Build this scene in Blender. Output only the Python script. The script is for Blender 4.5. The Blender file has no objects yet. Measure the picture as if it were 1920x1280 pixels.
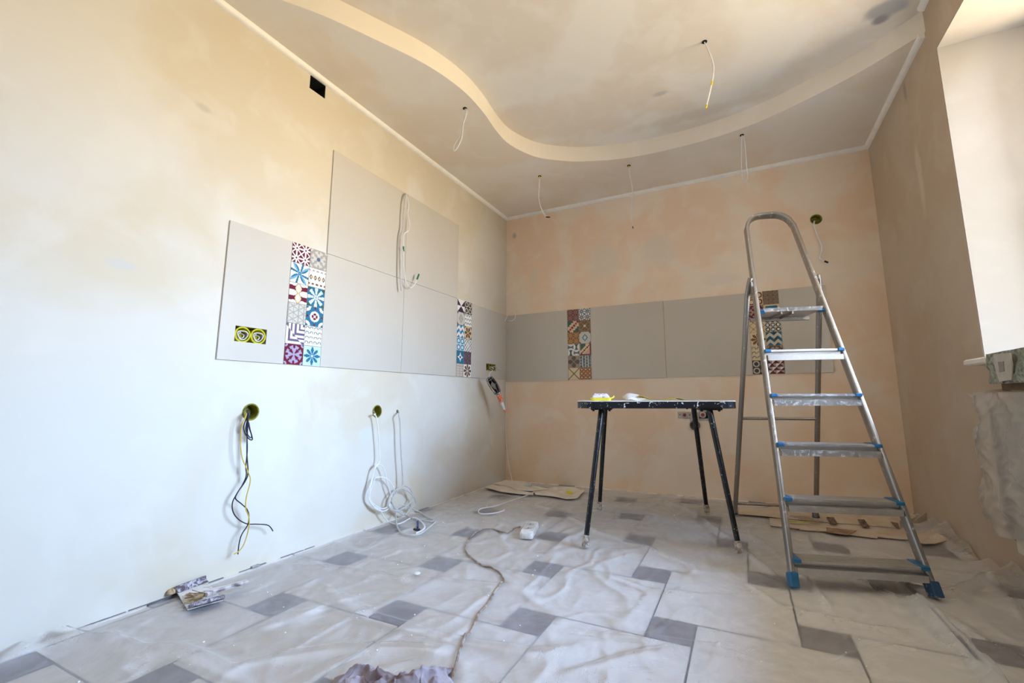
import bpy, bmesh, math, random
import numpy as np
from mathutils import Vector, Matrix, noise

scene = bpy.context.scene
C = scene.collection

# ---------------------------------------------------------------- camera
cam_data = bpy.data.cameras.new('camera')
cam = bpy.data.objects.new('camera', cam_data)
C.objects.link(cam)
right = Vector((0.90055909, 0.43472352, -0.00296481))
up = Vector((0.0663903, -0.13078575, 0.98918523))
fwd = Vector((-0.42963433, 0.89101658, 0.14664172))
cam.matrix_world = Matrix(((right.x, up.x, -fwd.x, 1.9447), (right.y, up.y, -fwd.y, -3.5726),
                           (right.z, up.z, -fwd.z, 0.72), (0, 0, 0, 1)))
cam_data.sensor_width = 36
cam_data.lens = 15.508
cam_data.shift_x = -0.01523
cam_data.shift_y = -0.00897
cam_data.clip_start = 0.02
scene.camera = cam

# ---------------------------------------------------------------- daylight: blue sky above, sunlit ground below
world = bpy.data.worlds.new('sky')
scene.world = world
world.use_nodes = True
wn = world.node_tree
wn.nodes.clear()
w_out = wn.nodes.new('ShaderNodeOutputWorld')
w_bg = wn.nodes.new('ShaderNodeBackground')
w_tc = wn.nodes.new('ShaderNodeTexCoord')
w_sep = wn.nodes.new('ShaderNodeSeparateXYZ')
w_map = wn.nodes.new('ShaderNodeMapRange')
w_map.inputs['From Min'].default_value = -1
w_map.inputs['From Max'].default_value = 1
w_ramp = wn.nodes.new('ShaderNodeValToRGB')
w_ramp.color_ramp.elements[0].position = 0.30
w_ramp.color_ramp.elements[0].color = (0.40, 0.33, 0.22, 1)
w_ramp.color_ramp.elements[1].position = 1.0
w_ramp.color_ramp.elements[1].color = (0.45, 0.75, 1.3, 1)
for pos, col in ((0.47, (0.86, 0.70, 0.44, 1)), (0.515, (0.95, 0.95, 0.95, 1)), (0.58, (0.80, 1.10, 1.52, 1)), (0.75, (0.90, 1.26, 1.86, 1))):
    e = w_ramp.color_ramp.elements.new(pos)
    e.color = col
wn.links.new(w_tc.outputs['Generated'], w_sep.inputs[0])
wn.links.new(w_sep.outputs['Z'], w_map.inputs['Value'])
wn.links.new(w_map.outputs[0], w_ramp.inputs[0])
wn.links.new(w_ramp.outputs[0], w_bg.inputs['Color'])
w_bg.inputs['Strength'].default_value = 26.5
wn.links.new(w_bg.outputs[0], w_out.inputs[0])

portal_data = bpy.data.lights.new('window_portal', 'AREA')
portal_data.shape = 'RECTANGLE'
portal_data.size = 1.42
portal_data.size_y = 1.35
portal_data.cycles.is_portal = True
portal = bpy.data.objects.new('window_portal', portal_data)
C.objects.link(portal)
portal.location = (3.22, -1.825, 1.587)
portal.rotation_euler = (0, math.radians(90), 0)     # faces into the room
scene.cycles.diffuse_bounces = 8
scene.cycles.max_bounces = 14
scene.cycles.transparent_max_bounces = 24
scene.view_settings.view_transform = 'Standard'
scene.view_settings.look = 'None'
scene.view_settings.gamma = 1
scene.view_settings.use_curve_mapping = False
scene.view_settings.exposure = 0.48

# ---------------------------------------------------------------- materials
def mat(name):
    m = bpy.data.materials.new(name)
    m.use_nodes = True
    nt = m.node_tree
    b = nt.nodes['Principled BSDF']
    return m, nt, b

def simple(name, col, rough=0.6, metal=0.0, var=0.12, scale=40, bump=0.0, spec=None, stretch=None):
    """a plain material whose colour and gloss still vary a little over the surface"""
    m, nt, b = mat(name)
    tc = nt.nodes.new('ShaderNodeNewGeometry')
    src = tc.outputs['Position']
    if stretch:
        mp = nt.nodes.new('ShaderNodeMapping')
        mp.inputs['Scale'].default_value = stretch
        nt.links.new(src, mp.inputs['Vector'])
        src = mp.outputs[0]
    n = nt.nodes.new('ShaderNodeTexNoise')
    n.inputs['Scale'].default_value = scale
    n.inputs['Detail'].default_value = 4
    nt.links.new(src, n.inputs['Vector'])
    r = nt.nodes.new('ShaderNodeValToRGB')
    r.color_ramp.elements[0].position = 0.3
    r.color_ramp.elements[1].position = 0.7
    r.color_ramp.elements[0].color = tuple(max(0, c * (1 - var)) for c in col) + (1,)
    r.color_ramp.elements[1].color = tuple(min(1, c * (1 + var)) for c in col) + (1,)
    nt.links.new(n.outputs[0], r.inputs[0])
    nt.links.new(r.outputs[0], b.inputs['Base Color'])
    b.inputs['Roughness'].default_value = rough
    b.inputs['Metallic'].default_value = metal
    if spec is not None:
        b.inputs['Specular IOR Level'].default_value = spec
    if bump:
        bp = nt.nodes.new('ShaderNodeBump')
        bp.inputs['Strength'].default_value = bump
        bp.inputs['Distance'].default_value = 0.002
        nt.links.new(n.outputs[0], bp.inputs['Height'])
        nt.links.new(bp.outputs[0], b.inputs['Normal'])
    return m

def two_tone(name, ca, cb, scale, lo, hi, rough=(0.5, 0.8), metal=(0, 0), distort=0.5, detail=6):
    """ca with patches of cb (paint splashes, dust)"""
    m, nt, b = mat(name)
    g = nt.nodes.new('ShaderNodeNewGeometry')
    n = nt.nodes.new('ShaderNodeTexNoise')
    n.inputs['Scale'].default_value = scale
    n.inputs['Detail'].default_value = detail
    n.inputs['Distortion'].default_value = distort
    nt.links.new(g.outputs['Position'], n.inputs['Vector'])
    r = nt.nodes.new('ShaderNodeMapRange')
    r.inputs['From Min'].default_value = lo
    r.inputs['From Max'].default_value = hi
    nt.links.new(n.outputs[0], r.inputs['Value'])
    mx = nt.nodes.new('ShaderNodeMix')
    mx.data_type = 'RGBA'
    mx.inputs['A'].default_value = (*ca, 1)
    mx.inputs['B'].default_value = (*cb, 1)
    nt.links.new(r.outputs[0], mx.inputs['Factor'])
    nt.links.new(mx.outputs['Result'], b.inputs['Base Color'])
    for key, (a, c) in (('Roughness', rough), ('Metallic', metal)):
        q = nt.nodes.new('ShaderNodeMapRange')
        q.inputs['To Min'].default_value = a
        q.inputs['To Max'].default_value = c
        nt.links.new(r.outputs[0], q.inputs['Value'])
        nt.links.new(q.outputs[0], b.inputs[key])
    return m

def plaster(name, ca, cb, spots=(), scale=1.3, lo=0.46, hi=0.56, amount=0.95):
    """filled plaster: colour ca with cloudy patches of lighter filler cb, and local marks"""
    m, nt, b = mat(name)
    g = nt.nodes.new('ShaderNodeNewGeometry')
    pos = g.outputs['Position']
    n = nt.nodes.new('ShaderNodeTexNoise')
    n.inputs['Scale'].default_value = scale
    n.inputs['Detail'].default_value = 4.5
    n.inputs['Distortion'].default_value = 0.35
    nt.links.new(pos, n.inputs['Vector'])
    r = nt.nodes.new('ShaderNodeMapRange')
    r.inputs['From Min'].default_value = lo
    r.inputs['From Max'].default_value = hi
    r.inputs['To Max'].default_value = amount
    nt.links.new(n.outputs[0], r.inputs['Value'])
    mx = nt.nodes.new('ShaderNodeMix')
    mx.data_type = 'RGBA'
    mx.inputs['A'].default_value = (*ca, 1)
    mx.inputs['B'].default_value = (*cb, 1)
    nt.links.new(r.outputs[0], mx.inputs['Factor'])
    last = mx.outputs['Result']
    n2 = nt.nodes.new('ShaderNodeTexNoise')
    n2.inputs['Scale'].default_value = 5.0
    n2.inputs['Detail'].default_value = 5
    n2.inputs['Distortion'].default_value = 0.5
    nt.links.new(pos, n2.inputs['Vector'])
    r2 = nt.nodes.new('ShaderNodeMapRange')
    r2.inputs['From Min'].default_value = 0.52
    r2.inputs['From Max'].default_value = 0.66
    r2.inputs['To Max'].default_value = 0.4
    nt.links.new(n2.outputs[0], r2.inputs['Value'])
    mx = nt.nodes.new('ShaderNodeMix')
    mx.data_type = 'RGBA'
    nt.links.new(r2.outputs[0], mx.inputs['Factor'])
    nt.links.new(last, mx.inputs['A'])
    mx.inputs['B'].default_value = (*[min(1, c * 1.06) for c in cb], 1)
    last = mx.outputs['Result']
    for c, rad, col, amt in spots:
        s1 = nt.nodes.new('ShaderNodeVectorMath')
        s1.operation = 'SUBTRACT'
        s1.inputs[1].default_value = c
        nt.links.new(pos, s1.inputs[0])
        s2 = nt.nodes.new('ShaderNodeVectorMath')
        s2.operation = 'DIVIDE'
        s2.inputs[1].default_value = rad
        nt.links.new(s1.outputs[0], s2.inputs[0])
        s3 = nt.nodes.new('ShaderNodeVectorMath')
        s3.operation = 'LENGTH'
        nt.links.new(s2.outputs[0], s3.inputs[0])
        ad = nt.nodes.new('ShaderNodeMath')
        ad.operation = 'MULTIPLY_ADD'
        nt.links.new(n2.outputs[0], ad.inputs[0])
        ad.inputs[1].default_value = 1.4
        nt.links.new(s3.outputs['Value'], ad.inputs[2])
        r3 = nt.nodes.new('ShaderNodeMapRange')
        r3.interpolation_type = 'SMOOTHSTEP'
        r3.inputs['From Min'].default_value = 1.75
        r3.inputs['From Max'].default_value = 1.1
        r3.inputs['To Max'].default_value = amt
        nt.links.new(ad.outputs[0], r3.inputs['Value'])
        mx = nt.nodes.new('ShaderNodeMix')
        mx.data_type = 'RGBA'
        nt.links.new(r3.outputs[0], mx.inputs['Factor'])
        nt.links.new(last, mx.inputs['A'])
        mx.inputs['B'].default_value = (*col, 1)
        last = mx.outputs['Result']
    nt.links.new(last, b.inputs['Base Color'])
    b.inputs['Roughness'].default_value = 0.85
    b.inputs['Specular IOR Level'].default_value = 0.2
    bp = nt.nodes.new('ShaderNodeBump')
    bp.inputs['Strength'].default_value = 0.25
    bp.inputs['Distance'].default_value = 0.004
    nt.links.new(n2.outputs[0], bp.inputs['Height'])
    nt.links.new(bp.outputs[0], b.inputs['Normal'])
    return m

def film_material(name, tint, clear, dust_lo=0.45, dust_hi=0.75, rough=0.42, scale=3.0):
    """dusty polyethylene film: partly clear, partly milky"""
    m = bpy.data.materials.new(name)
    m.use_nodes = True
    nt = m.node_tree
    nt.nodes.clear()
    out = nt.nodes.new('ShaderNodeOutputMaterial')
    tr = nt.nodes.new('ShaderNodeBsdfTransparent')
    df = nt.nodes.new('ShaderNodeBsdfDiffuse')
    df.inputs['Color'].default_value = (*tint, 1)
    tl = nt.nodes.new('ShaderNodeBsdfTranslucent')
    tl.inputs['Color'].default_value = (*tint, 1)
    gl = nt.nodes.new('ShaderNodeBsdfGlossy')
    gl.inputs['Roughness'].default_value = rough
    g = nt.nodes.new('ShaderNodeNewGeometry')
    n = nt.nodes.new('ShaderNodeTexNoise')
    n.inputs['Scale'].default_value = scale
    n.inputs['Detail'].default_value = 8
    n.inputs['Roughness'].default_value = 0.65
    n.inputs['Distortion'].default_value = 0.8
    nt.links.new(g.outputs['Position'], n.inputs['Vector'])
    r = nt.nodes.new('ShaderNodeMapRange')
    r.inputs['From Min'].default_value = dust_lo
    r.inputs['From Max'].default_value = dust_hi
    r.inputs['To Min'].default_value = 1 - clear
    r.inputs['To Max'].default_value = min(0.92, 1 - clear + 0.16)
    nt.links.new(n.outputs[0], r.inputs['Value'])
    fr = nt.nodes.new('ShaderNodeFresnel')
    fr.inputs['IOR'].default_value = 1.22
    a = nt.nodes.new('ShaderNodeMixShader')
    a.inputs[0].default_value = 0.2
    nt.links.new(df.outputs[0], a.inputs[1])
    nt.links.new(tl.outputs[0], a.inputs[2])
    b = nt.nodes.new('ShaderNodeMixShader')
    nt.links.new(r.outputs[0], b.inputs[0])
    nt.links.new(tr.outputs[0], b.inputs[1])
    nt.links.new(a.outputs[0], b.inputs[2])
    c = nt.nodes.new('ShaderNodeMixShader')
    nt.links.new(fr.outputs[0], c.inputs[0])
    nt.links.new(b.outputs[0], c.inputs[1])
    nt.links.new(gl.outputs[0], c.inputs[2])
    nt.links.new(c.outputs[0], out.inputs[0])
    return m

def print_material():
    m, nt, b = mat('printed_glaze')
    a = nt.nodes.new('ShaderNodeVertexColor')
    a.layer_name = 'print'
    nt.links.new(a.outputs['Color'], b.inputs['Base Color'])
    b.inputs['Roughness'].default_value = 0.16
    return m

CREAM = (0.84, 0.75, 0.61)
PUTTY = (0.86, 0.82, 0.77)
grey = (0.45, 0.46, 0.48)
M_left = plaster('plaster_left_wall', (0.64, 0.58, 0.47), (0.67, 0.645, 0.59), [
    ([(0,-2.841,1.19)][0], (0.1, 0.05, 0.02), (0.55, 0.57, 0.6), 0.5),
    ([(0,-2.643,1.917)][0], (0.1, 0.05, 0.025), (0.45, 0.42, 0.38), 0.5),
    ([(0,-1.645,0.513)][0], (0.1, 0.07, 0.05), (0.62, 0.66, 0.7), 0.6),
    ([(0,-2.054,0.467)][0], (0.1, 0.02, 0.03), (0.6, 0.6, 0.62), 0.5),
    ([(0,-0.418,1.045)][0], (0.1, 0.05, 0.02), (0.55, 0.5, 0.55), 0.5)], scale=1.1)
M_back = plaster('plaster_back_wall', (0.87, 0.68, 0.51), (0.88, 0.78, 0.66), [
    ([(0.939,0,1.874)][0], (0.22, 0.1, 0.2), (0.78, 0.71, 0.60), 0.6),
    ([(1.428,0,1.895)][0], (0.18, 0.1, 0.2), (0.78, 0.71, 0.62), 0.6),
    ([(0.088,0,2.246)][0], (0.03, 0.1, 0.04), (0.45, 0.42, 0.4), 0.8),
    ([(1.848,0,1.6)][0], (0.16, 0.1, 0.06), (0.78, 0.70, 0.60), 0.6),
    ([(0.428,0,0.539)][0], (0.07, 0.1, 0.035), (0.76, 0.67, 0.57), 0.6),
    ([(0.282,0,1.814)][0], (0.05, 0.1, 0.1), (0.77, 0.69, 0.58), 0.6)], scale=2.2, amount=0.75)
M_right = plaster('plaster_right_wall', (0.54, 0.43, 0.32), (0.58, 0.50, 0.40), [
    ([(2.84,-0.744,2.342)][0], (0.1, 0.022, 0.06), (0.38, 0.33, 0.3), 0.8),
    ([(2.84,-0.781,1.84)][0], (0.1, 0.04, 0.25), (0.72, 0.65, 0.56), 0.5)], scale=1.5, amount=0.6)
M_ceil_low = plaster('plaster_dropped_ceiling', (0.82, 0.73, 0.61), (0.84, 0.79, 0.71), [
    ([(-0.069,-2.059,2.435)][0], (0.12, 0.12, 0.1), (0.6, 0.54, 0.42), 0.4)], scale=1.5)
M_ceil_up = plaster('plaster_upper_ceiling', (0.78, 0.71, 0.62), (0.83, 0.80, 0.74), [
    ([(2.672,-1.149,2.55)][0], (0.10, 0.07, 0.1), (0.35, 0.35, 0.36), 0.8),
    ([(2.675,-1.087,2.55)][0], (0.05, 0.04, 0.1), (0.28, 0.27, 0.28), 0.9),
    ([(1.614,-1.013,2.55)][0], (0.06, 0.03, 0.1), (0.5, 0.5, 0.5), 0.7),
    ([(1.776,-0.712,2.55)][0], (0.5, 0.07, 0.1), (0.7, 0.62, 0.54), 0.5)], scale=1.6)
M_step = plaster('plaster_curved_step', (0.84, 0.77, 0.66), (0.86, 0.80, 0.70), scale=1.0, amount=0.4)
M_trim = simple('white_foam_trim', (0.92, 0.91, 0.88), 0.5, var=0.04, scale=20)
M_sill = simple('white_plastic_sill', (0.80, 0.77, 0.70), 0.35, var=0.05)
M_dark = simple('near_black', (0.006, 0.006, 0.007), 0.9)
M_panel = simple('grey_satin_tile', (0.58, 0.545, 0.485), 0.22, var=0.02, scale=3)
M_panel_back = M_panel
M_print = print_material()
M_tile = two_tone('pale_stone_floor_tile', (0.76, 0.76, 0.77), (0.84, 0.84, 0.85), 22, 0.35, 0.65, (0.35, 0.5))
M_tile_dark = two_tone('mauve_slate_floor_tile', (0.12, 0.10, 0.13), (0.27, 0.25, 0.29), 26, 0.35, 0.65, (0.35, 0.5))
M_grout = simple('grey_grout', (0.09, 0.085, 0.10), 0.9)
M_film = film_material('dusty_floor_film', (0.90, 0.92, 0.97), 0.76, rough=0.6)
M_film_wrap = film_material('milky_wrapping_film', (0.62, 0.58, 0.52), 0.38, scale=8)
M_film_green = two_tone('grubby_green_sheet', (0.10, 0.12, 0.09), (0.40, 0.42, 0.35), 34, 0.36, 0.62, (0.35, 0.6), distort=2.0)
M_alu = two_tone('scuffed_aluminium', (0.40, 0.38, 0.36), (0.74, 0.72, 0.69), 45, 0.60, 0.72, (0.34, 0.8), (0.92, 0.1), 1.0)
M_alu_dark = two_tone('tarnished_aluminium', (0.34, 0.31, 0.28), (0.66, 0.62, 0.57), 60, 0.62, 0.74, (0.42, 0.8), (0.85, 0.1), 1.0)
M_steel = two_tone('galvanised_tread', (0.56, 0.56, 0.57), (0.66, 0.65, 0.64), 70, 0.5, 0.7, (0.3, 0.8), (0.85, 0.3), 1.0)
M_blue = simple('blue_plastic', (0.02, 0.16, 0.36), 0.4, var=0.2)
M_navy = two_tone('navy_foot_rubber', (0.03, 0.09, 0.20), (0.45, 0.42, 0.40), 60, 0.58, 0.7)
M_black_paint = two_tone('black_paint_speckled_white', (0.006, 0.007, 0.010), (0.62, 0.63, 0.66), 75, 0.64, 0.74, (0.32, 0.8), distort=1.5)
M_edge = two_tone('black_edge_with_paint_drips', (0.006, 0.007, 0.013), (0.80, 0.79, 0.78), 30, 0.63, 0.66, (0.35, 0.8), distort=2.2)
M_tabletop = two_tone('paint_covered_board', (0.50, 0.48, 0.46), (0.80, 0.78, 0.75), 14, 0.3, 0.5, (0.6, 0.8))
M_cap = two_tone('dusty_rubber_cap', (0.26, 0.20, 0.16), (0.62, 0.57, 0.52), 60, 0.4, 0.6)
M_yellow = simple('acid_yellow_plastic', (0.62, 0.58, 0.03), 0.45, var=0.15)
M_olive = simple('olive_yellow_plastic', (0.22, 0.20, 0.015), 0.5, var=0.5, scale=60)
M_yellow_foam = simple('lemon_yellow_plastic', (0.85, 0.74, 0.05), 0.5, var=0.05)
M_wire_white = simple('white_cable', (0.82, 0.82, 0.84), 0.4, var=0.03)
M_wire_grey = simple('pale_grey_cable', (0.56, 0.55, 0.54), 0.45, var=0.08)
M_wire_black = simple('black_cable', (0.02, 0.02, 0.03), 0.4)
M_wire_yellow = simple('yellow_green_cable', (0.60, 0.40, 0.05), 0.4)
M_wire_brown = two_tone('dusty_brown_cord', (0.20, 0.13, 0.08), (0.44, 0.37, 0.32), 30, 0.4, 0.6)
M_tape_yellow = simple('yellow_tape', (0.75, 0.58, 0.02), 0.5)
M_tape_black = simple('black_tape', (0.012, 0.012, 0.018), 0.5)
M_tape_green = simple('green_tape', (0.01, 0.16, 0.09), 0.5)
M_tape_blue = simple('blue_tape', (0.02, 0.04, 0.16), 0.5)
M_orange = two_tone('orange_tape', (0.80, 0.16, 0.05), (0.85, 0.62, 0.52), 70, 0.5, 0.62)
M_wire_cage = two_tone('dull_steel_wire', (0.20, 0.21, 0.20), (0.55, 0.55, 0.52), 80, 0.5, 0.65, (0.3, 0.6), (0.8, 0.3))
M_cage_dark = simple('dark_reflector', (0.06, 0.055, 0.05), 0.35, 0.6)
M_glass = None
M_card = two_tone('brown_cardboard', (0.62, 0.52, 0.41), (0.72, 0.63, 0.52), 9, 0.4, 0.6, (0.8, 0.9))
M_card_pale = two_tone('pale_torn_cardboard', (0.74, 0.66, 0.56), (0.86, 0.80, 0.72), 14, 0.35, 0.6, (0.8, 0.9))
M_print_brown = two_tone('brown_print', (0.10, 0.06, 0.05), (0.30, 0.22, 0.17), 40, 0.4, 0.6, (0.8, 0.9))
M_print_tan = two_tone('tan_print', (0.30, 0.19, 0.11), (0.42, 0.30, 0.20), 30, 0.4, 0.6, (0.8, 0.9))
M_print_green = simple('green_print', (0.36, 0.38, 0.05), 0.8)
M_paper = two_tone('white_paper', (0.80, 0.80, 0.80), (0.66, 0.66, 0.68), 50, 0.5, 0.7, (0.8, 0.9))
M_lilac = two_tone('lilac_packet_print', (0.72, 0.66, 0.78), (0.22, 0.20, 0.16), 55, 0.56, 0.64, (0.4, 0.5))
M_rag = two_tone('dusty_brown_cloth', (0.19, 0.14, 0.15), (0.46, 0.42, 0.48), 14, 0.36, 0.62, (0.75, 0.9), distort=1.0, detail=9)
M_purple = two_tone('purple_brown_painted_metal', (0.10, 0.07, 0.09), (0.52, 0.50, 0.55), 40, 0.45, 0.62, (0.5, 0.8), distort=1.5)
M_dusty_white = two_tone('plaster_coated_metal', (0.72, 0.70, 0.68), (0.42, 0.38, 0.38), 30, 0.55, 0.7, (0.6, 0.9))
M_dusty_handle = two_tone('dusty_wooden_handle', (0.16, 0.12, 0.14), (0.66, 0.62, 0.62), 30, 0.38, 0.55, (0.6, 0.9))
M_bristle = two_tone('ochre_bristle', (0.28, 0.17, 0.07), (0.55, 0.42, 0.26), 60, 0.4, 0.6)
M_white_plastic = two_tone('dusty_white_plastic', (0.80, 0.79, 0.76), (0.62, 0.60, 0.56), 50, 0.5, 0.7, (0.4, 0.7))
M_crumb = simple('plaster_crumb', (0.85, 0.85, 0.86), 0.9)
M_fitting = two_tone('galvanised_plate', (0.42, 0.40, 0.37), (0.56, 0.53, 0.49), 50, 0.4, 0.6, (0.5, 0.7), (0.5, 0.1))
M_red = simple('red_plug', (0.30, 0.03, 0.02), 0.5)
M_grey_pipe = simple('grey_pipe', (0.16, 0.145, 0.13), 0.5)
M_frame = simple('white_window_plastic', (0.85, 0.85, 0.84), 0.3, var=0.02)
M_radiator = simple('cream_radiator_enamel', (0.62, 0.58, 0.50), 0.35, var=0.05)
M_rust = simple('brown_bracket', (0.16, 0.10, 0.05), 0.7)
m, nt, b = mat('clear_window_glass')
nt.nodes.remove(b)
_t = nt.nodes.new('ShaderNodeBsdfTransparent')
_g = nt.nodes.new('ShaderNodeBsdfGlossy')
_g.inputs['Roughness'].default_value = 0.02
_x = nt.nodes.new('ShaderNodeMixShader')
_x.inputs[0].default_value = 0.06
nt.links.new(_t.outputs[0], _x.inputs[1])
nt.links.new(_g.outputs[0], _x.inputs[2])
nt.links.new(_x.outputs[0], nt.nodes['Material Output'].inputs[0])
M_glass = m

# ---------------------------------------------------------------- building helpers
class MB:
    """collects shapes and links them as one mesh object"""
    def __init__(self):
        self.v = []
        self.f = []
    def add(self, verts, faces):
        k = len(self.v)
        self.v += [tuple(p) for p in verts]
        self.f += [tuple(i + k for i in f) for f in faces]
        return self
    def box(self, a, b, ax=None, org=None):
        """box from a to b; ax = three axes and org = origin for a turned box"""
        vs = [(x, y, z) for z in (a[2], b[2]) for y in (a[1], b[1]) for x in (a[0], b[0])]
        if ax:
            vs = [Vector(org) + ax[0] * p[0] + ax[1] * p[1] + ax[2] * p[2] for p in vs]
        return self.add(vs, [(0, 2, 3, 1), (4, 5, 7, 6), (0, 1, 5, 4), (2, 6, 7, 3), (0, 4, 6, 2), (1, 3, 7, 5)])
    def sweep(self, pts, prof, ref=(0, 0, 1), closed=False, scale=None):
        """profile (list of 2D points) carried along pts"""
        pts = [Vector(p) for p in pts]
        n = len(pts)
        rings = []
        ref = Vector(ref)
        last = None
        for i, p in enumerate(pts):
            if closed:
                t = pts[(i + 1) % n] - pts[i - 1]
            else:
                t = pts[min(i + 1, n - 1)] - pts[max(i - 1, 0)]
            t.normalize()
            if last is None:
                a = t.cross(ref)
                if a.length < 1e-3:
                    a = t.cross(Vector((1, 0, 0)))
            else:
                a = last - t * last.dot(t)
            a.normalize()
            last = a
            b = a.cross(t)
            s = scale[i] if scale else 1
            rings.append([p + a * q[0] * s + b * q[1] * s for q in prof])
        m_ = len(prof)
        vs = [v for r in rings for v in r]
        fs = []
        for i in range(n if closed else n - 1):
            for j in range(m_):
                i2 = (i + 1) % n
                fs.append((i * m_ + j, i * m_ + (j + 1) % m_, i2 * m_ + (j + 1) % m_, i2 * m_ + j))
        if not closed:
            fs.append(tuple(reversed(range(m_))))
            fs.append(tuple((n - 1) * m_ + j for j in range(m_)))
        return self.add(vs, fs)
    def tube(self, pts, r, seg=8, closed=False, scale=None, ref=(0, 0, 1)):
        return self.sweep(pts, [(r * math.cos(2 * math.pi * k / seg), r * math.sin(2 * math.pi * k / seg)) for k in range(seg)], ref, closed, scale)
    def prism(self, poly, z0, z1):
        n = len(poly)
        vs = [(p[0], p[1], z0) for p in poly] + [(p[0], p[1], z1) for p in poly]
        fs = [tuple(reversed(range(n))), tuple(range(n, 2 * n))]
        fs += [(i, (i + 1) % n, n + (i + 1) % n, n + i) for i in range(n)]
        return self.add(vs, fs)
    def lathe(self, c, axis, prof, seg=20, caps=(1, 1)):
        """prof: list of (radius, distance along the axis)"""
        axis = Vector(axis).normalized()
        a = axis.cross(Vector((0.3, 0.2, 0.9))).normalized()
        b = axis.cross(a)
        c = Vector(c)
        vs = []
        for r, h in prof:
            for k in range(seg):
                t = 2 * math.pi * k / seg
                vs.append(c + axis * h + (a * math.cos(t) + b * math.sin(t)) * r)
        fs = []
        for i in range(len(prof) - 1):
            for k in range(seg):
                fs.append((i * seg + k, i * seg + (k + 1) % seg, (i + 1) * seg + (k + 1) % seg, (i + 1) * seg + k))
        if caps[0]: fs.append(tuple(range(seg)))
        if caps[1]: fs.append(tuple((len(prof) - 1) * seg + k for k in reversed(range(seg))))
        return self.add(vs, fs)
    def build(self, name, m, parent=None, base=None, smooth=False, bevel=0):
        o_par = Vector(parent['_o']) if parent else Vector((0, 0, 0))
        base = Vector(base) if base is not None else (Vector((0, 0, 0)) if parent is None else o_par)
        me = bpy.data.meshes.new(name)
        me.from_pydata([Vector(p) - base for p in self.v], [], self.f)
        bm = bmesh.new()
        bm.from_mesh(me)
        bmesh.ops.recalc_face_normals(bm, faces=bm.faces)
        bm.to_mesh(me)
        bm.free()
        me.materials.append(m)
        if smooth:
            me.shade_smooth()
            if smooth != 'all':
                me.set_sharp_from_angle(angle=math.radians(40))
        o = bpy.data.objects.new(name, me)
        C.objects.link(o)
        if parent:
            o.parent = parent
        o.location = base - o_par
        o['_o'] = tuple(base)
        if bevel:
            bv = o.modifiers.new('bevel', 'BEVEL')
            bv.width = bevel
            bv.segments = 2
            bv.limit_method = 'ANGLE'
        return o

def smooth_path(pts, n=8, closed=False):
    """Catmull-Rom through the points"""
    P = [Vector(p) for p in pts]
    k = len(P)
    out = []
    for i in range(k if closed else k - 1):
        if closed:
            a, b, c, d = P[i - 1], P[i], P[(i + 1) % k], P[(i + 2) % k]
        else:
            a, b, c, d = P[max(i - 1, 0)], P[i], P[i + 1], P[min(i + 2, k - 1)]
        for j in range(n):
            t = j / n
            out.append(0.5 * ((2 * b) + (c - a) * t + (2 * a - 5 * b + 4 * c - d) * t * t + (3 * b - a - 3 * c + d) * t ** 3))
    if not closed:
        out.append(P[-1])
    return out

def tag(o, label=None, cat=None, group=None, kind=None):
    if label: o['label'] = label
    if cat: o['category'] = cat
    if group: o['group'] = group
    if kind: o['kind'] = kind
    return o

def thing(name, base, label, cat, group=None):
    o = bpy.data.objects.new(name, None)
    C.objects.link(o)
    o.location = base
    o['_o'] = tuple(base)
    o.empty_display_size = 0.1
    return tag(o, label, cat, group)

def struct(o):
    o['kind'] = 'structure'
    return o

def cut(o, boxes=(), rods=()):
    """cut openings: boxes (a, b), rods (centre, axis index, radius, half length)"""
    for a, b in boxes:
        _cut(o, MB().box(a, b))
    for c, ax, r, h in rods:
        d = [0, 0, 0]
        d[ax] = 1
        st = Vector(c) - Vector(d) * h
        _cut(o, MB().lathe(st, d, [(r, 0), (r, 2 * h)], 28))
    return o

def _cut(o, mb):
    k = mb.build('cutter', M_dark)
    md = o.modifiers.new('cut', 'BOOLEAN')
    md.object = k
    md.solver = 'EXACT'
    bpy.context.view_layer.update()
    k.location = Vector((0, 0, 0)) - Vector((0, 0, 0))
    dg = bpy.context.evaluated_depsgraph_get()
    new = bpy.data.meshes.new_from_object(o.evaluated_get(dg))
    o.modifiers.remove(md)
    old = o.data
    o.data = new
    bpy.data.meshes.remove(old)
    km = k.data
    bpy.data.objects.remove(k)
    bpy.data.meshes.remove(km)

rnd = random.Random(7)

# ---------------------------------------------------------------- room shell
W, D = 2.84, 4.7
ZL, ZU = 2.435, 2.55

def clip_rect(x0, x1, y0, y1):
    x0, x1, y0, y1 = max(x0, 0), min(x1, W), max(y0, -D), min(y1, 0)
    return (x0, x1, y0, y1) if x1 - x0 > 0.012 and y1 - y0 > 0.012 else None

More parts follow.
